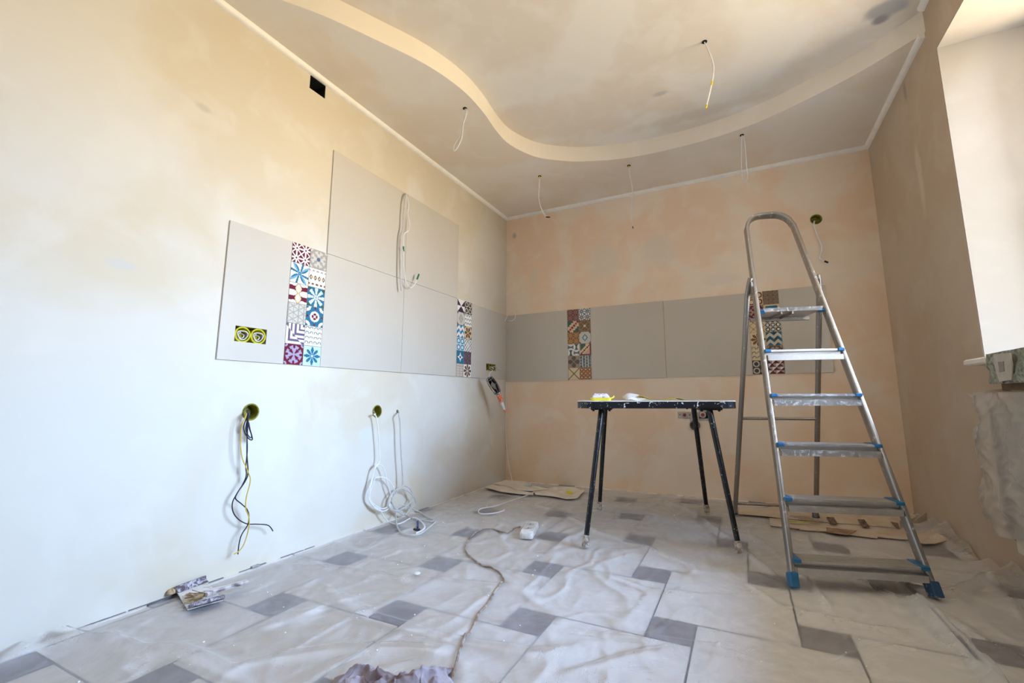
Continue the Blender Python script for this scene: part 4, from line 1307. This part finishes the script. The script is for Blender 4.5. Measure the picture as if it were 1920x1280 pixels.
# things on the table
ty = thing('yellow_tray', tuple(TP(-0.29, -0.16, 0.7025)), 'shallow bright yellow plastic tray at the left end of the work table', 'tray')
def rounded(cx, cy, hx_, hy, r, n_=4):
    out = []
    for sx, sy, a0 in ((1, 1, 0), (-1, 1, 90), (-1, -1, 180), (1, -1, 270)):
        for q in range(n_ + 1):
            a = math.radians(a0 + 90 * q / n_)
            out.append((cx + sx * (hx_ - r) + r * math.cos(a), cy + sy * (hy - r) + r * math.sin(a)))
    return out
def tray(parent, cu, cv, hx_, hy, z0, h_, m_):
    rings = [(rounded(cu, cv, hx_ - .006, hy - .006, .02), z0), (rounded(cu, cv, hx_, hy, .02), z0 + h_), (rounded(cu, cv, hx_ - .004, hy - .004, .02), z0 + h_), (rounded(cu, cv, hx_ - .009, hy - .009, .018), z0 + .003)]
    vs, fs = [], []
    for rg, z in rings:
        vs += [TP(a, b, z) for a, b in rg]
    k_ = len(rings[0][0])
    for i in range(3):
        for j in range(k_):
            fs.append((i * k_ + j, i * k_ + (j + 1) % k_, (i + 1) * k_ + (j + 1) % k_, (i + 1) * k_ + j))
    fs.append(tuple(range(k_)))
    fs.append(tuple(3 * k_ + j for j in range(k_)))
    return MB().add(vs, fs).build('tray', m_, parent)
tray(ty, -0.275, -0.155, 0.058, 0.045, 0.703, 0.016, M_yellow_foam)
cable([TP(-0.218, -0.155, 0.716), TP(-0.208, -0.150, 0.722), TP(-0.206, -0.14, 0.728)], 0.004).build('tray_lip', M_yellow_foam, ty, smooth=True)
pk = thing('packet', tuple(TP(-0.275, -0.155, 0.707)), 'crumpled lilac and white packet lying in the yellow tray', 'packet')
vs, fs = [], []
for j in range(9):
    for i in range(13):
        a, b = i / 12, j / 8
        e_ = min(1, 6 * min(a, 1 - a, b, 1 - b) + .15)
        vs.append(TP(-0.325 + a * 0.098, -0.19 + b * 0.07, 0.708 + 0.030 * e_ + 0.007 * noise.noise(Vector((a * 6, b * 5, 2)))))
for j in range(8):
    for i in range(12):
        q = j * 13 + i
        fs.append((q, q + 1, q + 14, q + 13))
pko = MB().add(vs, fs).build('wrapper', M_lilac, pk)
sl = pko.modifiers.new('thick', 'SOLIDIFY'); sl.thickness = 0.002
MB().box((-0.32, -0.188, 0.707), (-0.232, -0.122, 0.732), (tu, tv, lz), tc_).build('contents', M_paper, pk, bevel=0.004)

def sheet(parent, cu, cv, su, sv, rot_, hfun, m_, name='sheet', nn=10):
    vs, fs = [], []
    cr_, sr_ = math.cos(rot_), math.sin(rot_)
    for j in range(nn + 1):
        for i in range(nn + 1):
            a, b = i / nn - .5, j / nn - .5
            u_, v_ = a * su * cr_ - b * sv * sr_, a * su * sr_ + b * sv * cr_
            vs.append(TP(cu + u_, cv + v_, 0.7035 + hfun(a + .5, b + .5)))
    for j in range(nn):
        for i in range(nn):
            q = j * (nn + 1) + i
            fs.append((q, q + 1, q + nn + 2, q + nn + 1))
    o_ = MB().add(vs, fs).build(name, m_, parent, smooth='all')
    sl = o_.modifiers.new('thick', 'SOLIDIFY'); sl.thickness = 0.0012; sl.offset = 1
    return o_
sp = thing('sanding_sheet', tuple(TP(-0.07, -0.10, 0.7035)), 'curled white sheet with a yellow corner in the middle of the work table', 'abrasive sheet')
sheet(sp, -0.09, -0.13, 0.12, 0.10, 0.2, lambda a, b: 0.002 + 0.040 * b * math.sin(math.pi * min(1, a * .85 + .12)) + 0.004 * math.sin(9 * a), M_paper, 'white_sheet')
sheet(sp, -0.035, -0.11, 0.075, 0.08, 0.15, lambda a, b: 0.002 + 0.024 * (1 - a) ** 1.2, M_yellow_foam, 'yellow_corner')
sheet(sp, -0.11, -0.06, 0.07, 0.04, 0.4, lambda a, b: 0.001 + 0.012 * a * (1 - a), M_wire_brown, 'brown_scrap')
s2 = thing('sanding_sheet', tuple(TP(0.12, -0.10, 0.7035)), 'flat yellowish sheet lying right of the curled one on the work table', 'abrasive sheet')
sheet(s2, 0.115, -0.15, 0.12, 0.09, 0.1, lambda a, b: 0.001 + 0.012 * math.sin(math.pi * a) ** 3, M_yellow, 'yellow_sheet')
sheet(s2, 0.18, -0.12, 0.12, 0.09, -0.1, lambda a, b: 0.003 + 0.012 * (1 - a) ** 2, M_paper, 'white_sheet')

# ---------------------------------------------------------------- extension lead
cord_px = [(0.778,-1.257,0.012),(0.767,-1.296,0.012),(0.776,-1.368,0.012),(0.774,-1.4,0.012),(0.754,-1.399,0.012),(0.707,-1.379,0.012),(0.66,-1.368,0.012),(0.629,-1.372,0.012),(0.608,-1.404,0.012),(0.615,-1.474,0.012),(0.644,-1.569,0.012),(0.684,-1.659,0.012),(0.733,-1.728,0.012),(0.79,-1.778,0.012),(0.853,-1.821,0.012),(0.903,-1.845,0.012),(0.934,-1.844,0.012),(0.977,-1.869,0.012),(1.028,-1.912,0.012),(1.052,-1.946,0.012),(1.064,-1.996,0.012),(1.069,-2.045,0.012),(1.087,-2.104,0.012),(1.099,-2.166,0.012),(1.102,-2.203,0.012),(1.12,-2.25,0.012),(1.142,-2.313,0.012),(1.152,-2.363,0.012),(1.162,-2.396,0.012),(1.177,-2.431,0.012),(1.197,-2.472,0.012),(1.219,-2.519,0.012),(1.236,-2.552,0.012),(1.259,-2.588,0.012)]
es = thing('extension_lead', (cord_px[0][0], cord_px[0][1], 0.012), 'white twin socket strip with a long brown cord snaking across the floor film', 'extension lead')
MB().tube(on_film(smooth_path(cord_px, 6), 0.005), 0.0040, 7).build('cord', M_wire_brown, es, smooth=True)
e0, e1 = [Vector(p) for p in [(0.903,-1.439,0.02),(0.846,-1.235,0.02)]]
ed = (e1 - e0).normalized()
esd = Vector((ed.y, -ed.x, 0))
eh = (e1 - e0).length / 2
ec = (e0 + e1) / 2
ec.z = film_z(ec.x, ec.y) + 0.004
body = MB()
ring_pts = rounded(0, 0, eh, 0.034, 0.018)
vs = []
for s_, z_ in ((1, 0), (1.03, .008), (1.0, .026), (.9, .034)):
    vs += [ec + ed * (a * s_) + esd * (b * s_) + lz * z_ for a, b in ring_pts]
k = len(ring_pts)
fs = [(i * k + j, i * k + (j + 1) % k, (i + 1) * k + (j + 1) % k, (i + 1) * k + j) for i in range(3) for j in range(k)] + [tuple(range(k)), tuple(3 * k + j for j in range(k))]
body.add(vs, fs).build('socket_body', M_white_plastic, es, smooth=True)
for q in (-.38, .30):
    c = ec + ed * (eh * q) + lz * .034
    sf = MB().lathe(c, (0, 0, 1), [(0.021, 0), (0.021, 0.002), (0.018, 0.002), (0.017, 0.0005)], 20).build('socket_face', M_wire_grey, es)
    for s_ in (-1, 1):
        MB().lathe(c + ed * 0.0085 * s_ + lz * 0.0015, (0, 0, 1), [(0.003, 0), (0.003, 0.001)], 8).build('pin_hole', M_dark, sf)

# ---------------------------------------------------------------- rag in the foreground
rx, ry = Vector((0.86, 0.50, 0)).normalized(), Vector((-0.50, 0.86, 0)).normalized()
rc = Vector((1.150, -2.700, 0.0))
NA, NB = 150, 90
vs, fs = [], []
for j in range(NB + 1):
    for i in range(NA + 1):
        a, b = i / NA, j / NB
        u_ = (a - .5) * 0.30
        v_ = (b - .5) * 0.27
        edge = 0.020 * noise.noise(Vector((a * 7, b * 5, 9)))
        w1 = noise.noise(Vector((a * 2.6 + b * 2.2, b * 4.2 - a, .3)))
        w2 = noise.noise(Vector((a * 5 - b * 5, b * 9 + a * 5, 5.3)))
        w3 = noise.noise(Vector((a * 14 + b * 4, b * 20 - a * 6, 2.3)))
        fold = 0.013 * max(0, 1 - abs(w1) * 4.5) ** 1.6 + 0.012 * max(0, 1 - abs(w2) * 4.0) ** 1.4 + 0.004 * max(0, 1 - abs(w3) * 3) + 0.014 * math.exp(-((b - .84 - .05 * math.sin(a * 7)) / .07) ** 2)
        m_ = min(1, 7 * min(a, 1 - a, b, 1 - b) + .05)
        p = rc + rx * (u_ + edge + 0.015 * w2) + ry * (v_ + 0.018 * w1 + 0.02 * math.sin(a * 9) * (b - .3))
        vs.append(Vector((p.x, p.y, max(film_z(p.x, p.y), .004) + 0.004 + (fold + 0.010) * m_)))
for j in range(NB):
    for i in range(NA):
        q = j * (NA + 1) + i
        fs.append((q, q + 1, q + NA + 2, q + NA + 1))
ro = MB().add(vs, fs).build('rag', M_rag, base=tuple(rc), smooth='all')
tag(ro, 'crumpled dusty brown-purple rag at the near end of the extension cord', 'rag')

# ---------------------------------------------------------------- dusty scoop by the left wall
p_hinge_b, p_hinge_f = [Vector(p) for p in [(0.039,-2.566,0.015),(0.217,-2.626,0.015)]]
sc_ = thing('dustpan', (p_hinge_f.x, p_hinge_f.y, 0.012), 'plaster-caked open metal tray with raised purple sides by the left wall foot', 'tray')
pa, pb, pc_, pd = [Vector(p) for p in [(0.029,-2.564,0.016),(0.019,-2.458,0.016),(0.24,-2.526,0.016),(0.207,-2.621,0.016)]]
MB().add([pa, pb, pc_, pd, pa - lz * .003, pb - lz * .003, pc_ - lz * .003, pd - lz * .003], [(0, 1, 2, 3), (4, 5, 6, 7), (0, 1, 5, 4), (1, 2, 6, 5), (2, 3, 7, 6), (3, 0, 4, 7)]).build('pan', M_dusty_white, sc_)
for a_, b_, lean_ in ((pa, pb, -0.4), (pd, pc_, 0.5)):
    d_ = (b_ - a_).normalized()
    s_ = Vector((d_.y, -d_.x, 0))
    pts = [(0, 0), (lean_ * .03, .008), (lean_ * .045, .014), (lean_ * .040, .020), (lean_ * .020, .021), (lean_ * .018, .014), (lean_ * .0, .006), (lean_ * -.02, .001)]
    vs = [q + s_ * x_ + lz * z_ for q in (a_, b_) for x_, z_ in pts]
    k = len(pts)
    MB().add(vs, [tuple(range(k)), tuple(range(k, 2 * k))] + [(i, (i + 1) % k, k + (i + 1) % k, k + i) for i in range(k)]).build('raised_side', M_purple, sc_)
br = thing('brush', ([(0.159,-2.564,0.03)][0][0], [(0.159,-2.564,0.03)][0][1], 0.022), 'worn paintbrush with ochre bristles and dusty handle lying in the open metal tray', 'brush')
h0, h1, h2, h3 = [Vector(p) for p in [(0.182,-2.559,0.034),(0.177,-2.528,0.034),(0.191,-2.487,0.034),(0.207,-2.421,0.034)]]
MB().sweep([h0, h1, h2, h3], [(0.017, 0.004), (0.013, 0.007), (-0.013, 0.007), (-0.017, 0.004), (-0.013, -0.005), (0.013, -0.005)], scale=[1.15, 1.0, .85, .8]).build('handle', M_dusty_handle, br)
bb_ = MB()
bd = (Vector([(0.154,-2.585,0.03)][0]) - h0).normalized()
bs = Vector((bd.y, -bd.x, 0))
for q in range(90):
    o_ = bs * rnd.uniform(-.014, .014) + lz * rnd.uniform(-.008, .008)
    e_ = bs * rnd.uniform(-.022, .022) + lz * rnd.uniform(-.018, .014)
    bb_.tube([h0 + o_, h0 + bd * rnd.uniform(.035, .060) + o_ + e_], 0.0011, 3)
tag(bb_.build('bristles', M_bristle, br), kind='stuff')
lump = Vector([(0.012,-2.576,0.012)][0])
vs_ = MB().lathe(lump, (0, 0, 1), [(0.004, 0), (0.014, .004), (0.012, .014), (0.004, .020)], 9)
tag(vs_.build('putty_lump', M_bristle, base=tuple(lump), smooth=True), 'small ochre putty lump touching the left wall behind the open metal tray', 'putty lump')
scr = Vector([(0.001,-2.257,0.012)][0])
tag(MB().box((scr.x - .012, scr.y - .018, 0.006), (scr.x + .012, scr.y + .014, 0.011)).build('metal_scrap', M_fitting, base=tuple(scr)), 'small grey metal scrap at the foot of the left wall', 'scrap')

# ---------------------------------------------------------------- cardboard along the back wall
def card(name, pts, label, cat, m_=None, lift=0.006, thick=0.004, group=None, curl=0.0):
    pts = [(p[0], min(p[1], -0.015), 0) for p in pts]
    pts = [(min(p[0], W - 0.012), p[1], 0) for p in pts]
    # ragged outline
    out = []
    for k_ in range(len(pts)):
        a_, b_ = Vector(pts[k_]), Vector(pts[(k_ + 1) % len(pts)])
        n_ = max(1, int((b_ - a_).length / 0.05))
        for q in range(n_):
            p = a_.lerp(b_, q / n_)
            if q: p += Vector((noise.noise(p * 30), noise.noise(p * 30 + Vector((5, 5, 5))), 0)) * 0.006
            out.append(p)
    cx_ = sum((p.x for p in out)) / len(out)
    cy_ = sum((p.y for p in out)) / len(out)
    zb = [max(film_z(p.x, p.y) * .5, .004) + lift + curl * abs(noise.noise(p * 4)) for p in out]
    k_ = len(out)
    vs = [(p.x, p.y, z) for p, z in zip(out, zb)] + [(p.x, p.y, z + thick) for p, z in zip(out, zb)]
    zc = sum(zb) / k_ + curl * .3
    vs += [(cx_, cy_, zc), (cx_, cy_, zc + thick)]
    fs = [(i, (i + 1) % k_, k_ + (i + 1) % k_, k_ + i) for i in range(k_)]
    fs += [(2 * k_, (i + 1) % k_, i) for i in range(k_)] + [(2 * k_ + 1, k_ + i, k_ + (i + 1) % k_) for i in range(k_)]
    t_ = thing(name, (cx_, cy_, zb[0]), label, cat, group)
    MB().add(vs, fs).build('board', m_ or M_card, t_)
    return t_, zc + thick
def mark(t_, pts, z, m_, name='printed_mark'):
    vs = [(p[0], p[1], z + .0006) for p in pts] + [(p[0], p[1], z + .0014) for p in pts]
    k_ = len(pts)
    MB().add(vs, [tuple(range(k_)), tuple(range(k_, 2 * k_))] + [(i, (i + 1) % k_, k_ + (i + 1) % k_, k_ + i) for i in range(k_)]).build(name, m_, t_)

card('cardboard_piece', [(0.051,-0.292,0.01),(0.071,-0.129,0.01),(0.245,-0.101,0.01),(0.391,-0.254,0.01),(0.414,-0.4,0.01),(0.208,-0.362,0.01)], 'pale torn cardboard pushed into the room corner, nearest both walls', 'cardboard', M_card_pale, 0.014, curl=.02)
card('cardboard_piece', [(0.05,-0.459,0.01),(0.058,-0.314,0.01),(0.206,-0.34,0.01),(0.333,-0.438,0.01),(0.491,-0.468,0.01),(0.522,-0.534,0.01),(0.347,-0.535,0.01),(0.173,-0.512,0.01)], 'pale pointed cardboard piece along the left wall by the corner', 'cardboard', M_card_pale, 0.008, curl=.02)
card('cardboard_piece', [(0.208,-0.362,0.01),(0.276,-0.261,0.01),(0.456,-0.293,0.01),(0.562,-0.331,0.01),(0.484,-0.452,0.01),(0.331,-0.46,0.01)], 'rounded pale cardboard scrap under the cord in the corner', 'cardboard', M_card_pale, 0.020, curl=.01)
card('cardboard_piece', [(0.476,-0.435,0.01),(0.554,-0.202,0.01),(0.695,-0.159,0.01),(0.807,-0.218,0.01),(0.831,-0.389,0.01),(0.838,-0.499,0.01),(0.782,-0.543,0.01),(0.669,-0.504,0.01),(0.532,-0.509,0.01)], 'torn pale cardboard with a yellow scrap on it, left of the table legs', 'cardboard', M_card_pale, 0.010, curl=.012)
yp = Vector([(0.775,-0.469,0.035)][0])
tag(MB().lathe(yp, (0.2, 0.1, 1), [(0.006, 0), (0.024, .004), (0.028, .014), (0.014, .022)], 9).build('yellow_scrap', M_yellow_foam, base=tuple(yp)), 'crumpled yellow scrap on the cardboard left of the table', 'scrap')
pgp = Vector([(0.36,-0.325,0.04)][0])
tag(MB().lathe(pgp, (1, -0.3, 0.1), [(0.012, 0), (0.02, .008), (0.018, .05), (0.01, .06)], 8).build('plug', M_wire_grey, base=tuple(pgp)), 'dusty grey plug lying on the cardboard in the room corner', 'plug')

t1, z1 = card('cardboard_sheet', [(1.874,-0.314,0.01),(2.031,-0.25,0.01),(2.119,-0.125,0.01),(2.372,-0.071,0.01),(2.768,0.043,0.01),(2.663,-0.436,0.01),(2.474,-0.451,0.01),(2.284,-0.472,0.01),(2.136,-0.478,0.01),(2.039,-0.47,0.01),(1.873,-0.479,0.01)], 'long printed brown cardboard sheet by the back wall behind the ladder', 'cardboard', lift=0.012)
for q in ([(2.337,-0.382,0.03),(2.376,-0.364,0.03),(2.369,-0.52,0.03),(2.333,-0.527,0.03)], [(2.488,-0.364,0.03),(2.523,-0.355,0.03),(2.514,-0.522,0.03),(2.48,-0.522,0.03)], [(2.644,-0.342,0.03),(2.673,-0.36,0.03),(2.648,-0.504,0.03),(2.635,-0.501,0.03)]):
    mark(t1, q, 0.026, M_print_brown, 'printed_block')
mark(t1, [(2.13,-0.565,0.03),(2.249,-0.552,0.03),(2.247,-0.567,0.03),(2.128,-0.594,0.03)], 0.026, M_print_green, 'printed_stripe')
for q in range(5):
    mark(t1, [(2.146,-0.439,0.03),(2.248,-0.424,0.03),(2.247,-0.435,0.03),(2.145,-0.45,0.03)] if q == 0 else [(p[0] + 0.02 * q, p[1] - 0.022 * q, 0) for p in [(2.146,-0.439,0.03),(2.248,-0.424,0.03),(2.247,-0.435,0.03),(2.145,-0.45,0.03)]], 0.026, M_print_tan, 'printed_line')
t2, z2 = card('cardboard_sheet', [(2.038,-0.484,0.01),(2.283,-0.48,0.01),(2.529,-0.43,0.01),(2.734,-0.403,0.01),(2.69,-0.626,0.01),(2.61,-0.648,0.01),(2.521,-0.647,0.01),(2.51,-0.676,0.01),(2.432,-0.673,0.01),(2.316,-0.647,0.01),(2.208,-0.672,0.01),(2.122,-0.654,0.01),(2.037,-0.649,0.01)], 'torn front cardboard sheet with a brown printed picture, under the stepladder', 'cardboard', lift=0.006)
mark(t2, [(2.306,-0.588,0.03),(2.442,-0.592,0.03),(2.383,-0.706,0.03),(2.294,-0.692,0.03)], 0.017, M_print_tan, 'printed_picture')
mark(t2, [(2.136,-0.686,0.03),(2.173,-0.683,0.03),(2.171,-0.699,0.03),(2.135,-0.7,0.03)], 0.017, M_print_brown, 'printed_block')
t3, z3 = card('cardboard_piece', [(2.695,-0.553,0.03),(2.79,-0.515,0.03),(2.784,-0.668,0.03),(2.728,-0.707,0.03),(2.686,-0.723,0.03),(2.665,-0.711,0.03)], 'flat cardboard corner sticking out right of the ladder by the right wall', 'cardboard', lift=0.016)
mark(t3, [(2.742,-0.558,0.03),(2.778,-0.541,0.03),(2.779,-0.551,0.03),(2.743,-0.57,0.03)], 0.0275, M_print_green, 'printed_stripe')
g1 = [Vector(p) for p in ([(2.747,-0.296,0.02),(2.821,-0.281,0.02)] + [(2.802,-0.369,0.1)])]
for p in g1: p.x = min(p.x, W - .01)
g1o = MB().add(g1 + [p + Vector((0.002, 0.004, 0.002)) for p in g1], [(0, 1, 2), (3, 4, 5), (0, 1, 4, 3), (1, 2, 5, 4), (2, 0, 3, 5)])
tag(g1o.build('cardboard_flap', M_card, base=tuple(g1[0])), 'triangular cardboard flap standing up in the right back corner', 'cardboard')
card('cardboard_piece', [(2.806,0.006,0.02),(2.8,-0.191,0.02),(2.762,-0.229,0.02),(2.765,-0.159,0.02)], 'small pointed cardboard piece between ladder and standing flap', 'cardboard', lift=0.02)
card('cardboard_piece', [(2.037,-0.089,0.01),(2.123,-0.066,0.01),(2.113,-0.128,0.01),(2.035,-0.174,0.01)], 'narrow cardboard strip right at the back wall left of the ladder', 'cardboard', lift=0.014)

# ---------------------------------------------------------------- window sill and wrapped things on the right
sill = MB()
sx0, sx1 = 2.770, W + 0.30
sy0, sy1 = -2.58, -1.255
sill = MB().add([], [])
pr = [(sx1, 0.840), (sx1, 0.866), (sx0 + .008, 0.868), (sx0, 0.862), (sx0, 0.848), (sx0 + .008, 0.842)]
vs = [(a, y_, b) for y_ in (sy0, sy1 + .09) for a, b in pr]
k = len(pr)
so = sill.add(vs, [tuple(range(k)), tuple(range(k, 2 * k))] + [(i, (i + 1) % k, k + (i + 1) % k, k + i) for i in range(k)]).build('window_sill', M_sill, win)

# crumpled greenish sheet hanging over the sill
def drape(y0, y1, prof_fn, nn_, mm_):
    vs, fs = [], []
    for j in range(mm_ + 1):
        for i in range(nn_ + 1):
            y = y0 + (y1 - y0) * j / mm_
            vs.append(prof_fn(i / nn_, y, j / mm_))
    for j in range(mm_):
        for i in range(nn_):
            q = j * (nn_ + 1) + i
            fs.append((q, q + 1, q + nn_ + 2, q + nn_ + 1))
    return MB().add(vs, fs)
def sill_sheet(t_, y, s):
    y_ = y - 0.03 * (1 - s) * 0
    n1 = noise.noise(Vector((t_ * 4, y * 9, 1)))
    n2 = noise.noise(Vector((t_ * 12, y * 24, 4)))
    if t_ < .45:
        x = 3.05 - (3.05 - 2.765) * (t_ / .45)
        return (x, y, 0.874 + 0.006 * abs(n2))
    q = (t_ - .45) / .55
    return (2.762 - 0.012 * q + 0.010 * n1 + 0.006 * n2, y - 0.020 * q * (1 if s > .9 else 0), 0.876 - 0.112 * q + 0.004 * n1)
dr_ = drape(-2.46, -1.385, sill_sheet, 26, 120).build('draped_sheet', M_film_green, base=(2.8, -1.9, 0.87), smooth='all')
md = dr_.modifiers.new('thick', 'SOLIDIFY'); md.thickness = 0.004
tag(dr_, 'grubby green-grey crumpled sheet draped over the window sill', 'sheet')
tape_t = thing('tape_patch', (2.74, -1.44, 0.80), 'pale square tape patch on the end of the draped green-grey sheet', 'tape')
MB().add([(2.742,-1.482,0.865),(2.742,-1.588,0.861),(2.742,-1.589,0.819),(2.742,-1.572,0.773),(2.742,-1.493,0.77),(2.742,-1.478,0.828)] + [(2.746, p[1], p[2]) for p in [(2.742,-1.482,0.865),(2.742,-1.588,0.861),(2.742,-1.589,0.819),(2.742,-1.572,0.773),(2.742,-1.493,0.77),(2.742,-1.478,0.828)]],
         [(0, 1, 2, 3, 4, 5), (11, 10, 9, 8, 7, 6)] + [(i, (i + 1) % 6, 6 + (i + 1) % 6, 6 + i) for i in range(6)]).build('tape', simple('pale_tape', (0.52, 0.49, 0.42), 0.5, var=.1), tape_t)
MB().add([(2.74,-1.51,0.837),(2.74,-1.545,0.836),(2.74,-1.541,0.803),(2.74,-1.51,0.801)] + [(2.7415, p[1], p[2]) for p in [(2.74,-1.51,0.837),(2.74,-1.545,0.836),(2.74,-1.541,0.803),(2.74,-1.51,0.801)]],
         [(0, 1, 2, 3), (7, 6, 5, 4)] + [(i, (i + 1) % 4, 4 + (i + 1) % 4, 4 + i) for i in range(4)]).build('tape_window', simple('grey_tape_window', (0.32, 0.29, 0.28), 0.5), tape_t)
tag(MB().box((2.775, -2.6, 0.742), (W - .002, -1.42, 0.764)).build('wooden_batten', M_rust, base=(2.8, -2, .742)), 'brown wooden batten under the draped window sill', 'batten')

# radiator behind milky film
rad = thing('radiator', (2.79, -1.95, 0.14), 'cream sectional radiator under the window, wrapped in milky film', 'radiator')
for q in range(13):
    y0 = -1.435 - 0.083 * (q + 1)
    s_ = MB()
    s_.box((2.742, y0 + .004, 0.20), (2.748, y0 + .078, 0.70))
    s_.box((2.748, y0 + .030, 0.20), (2.815, y0 + .052, 0.70))
    s_.box((2.790, y0 + .004, 0.22), (2.795, y0 + .078, 0.68))
    s_.build('radiator_section', M_radiator, rad, bevel=0.004)
for z in (0.235, 0.665):
    MB().tube([(2.778, -2.53, z), (2.778, -1.385, z)], 0.016, 12).build('header_pipe', M_radiator, rad, smooth=True)
MB().tube(smooth_path([(2.778, -1.40, 0.665), (2.778, -1.35, 0.665), (2.775, -1.335, 0.63), (2.775, -1.335, 0.30), (2.778, -1.35, 0.235), (2.778, -1.40, 0.235)], 6), 0.013, 10).build('supply_pipe', simple('brown_supply_pipe', (0.22, 0.11, 0.07), .6), rad, smooth=True)
def wrap_fn(t_, y, s):
    # t_ runs from the wall over the top and down the front
    n1 = noise.noise(Vector((t_ * 5, y * 5, 11)))
    n2 = noise.noise(Vector((t_ * 13, y * 12, 21)))
    rg = 0.016 * max(0, 1 - abs(n1) * 4) + 0.006 * max(0, 1 - abs(n2) * 4)
    end = max(0, min(1, (y + 1.42) / 0.13))     # near the end the film gathers
    wav = 0.02 * math.sin(t_ * 17) + 0.012 * math.sin(t_ * 41)
    y_ = y + end * wav
    if t_ < .14:
        q = t_ / .14
        return (W - 0.004 - 0.10 * q, y_, 0.725 + 0.012 * math.sin(q * 3) - 0.02 * end * (1 - q) + rg * .5)
    q = (t_ - .14) / .86
    zb = 0.225 - 0.06 * math.sin((y + 1.25) * 2.2) + 0.03 * noise.noise(Vector((y * 8, 0, 3)))
    x = 2.722 + 0.045 * end * end - 0.012 * math.sin(math.pi * q) + 0.05 * max(0, q - .85) - rg
    return (x, y_ + 0.05 * end * q * (1 if q > .5 else 0), 0.735 - (0.735 - zb) * q - 0.02 * end * (1 - q))
wo = drape(-2.62, -1.245, wrap_fn, 90, 170).build('radiator_wrap', M_film_wrap, base=(2.75, -1.9, 0.2), smooth='all')
tag(wo, 'milky crinkled plastic film wrapped around the radiator under the window', 'plastic film')
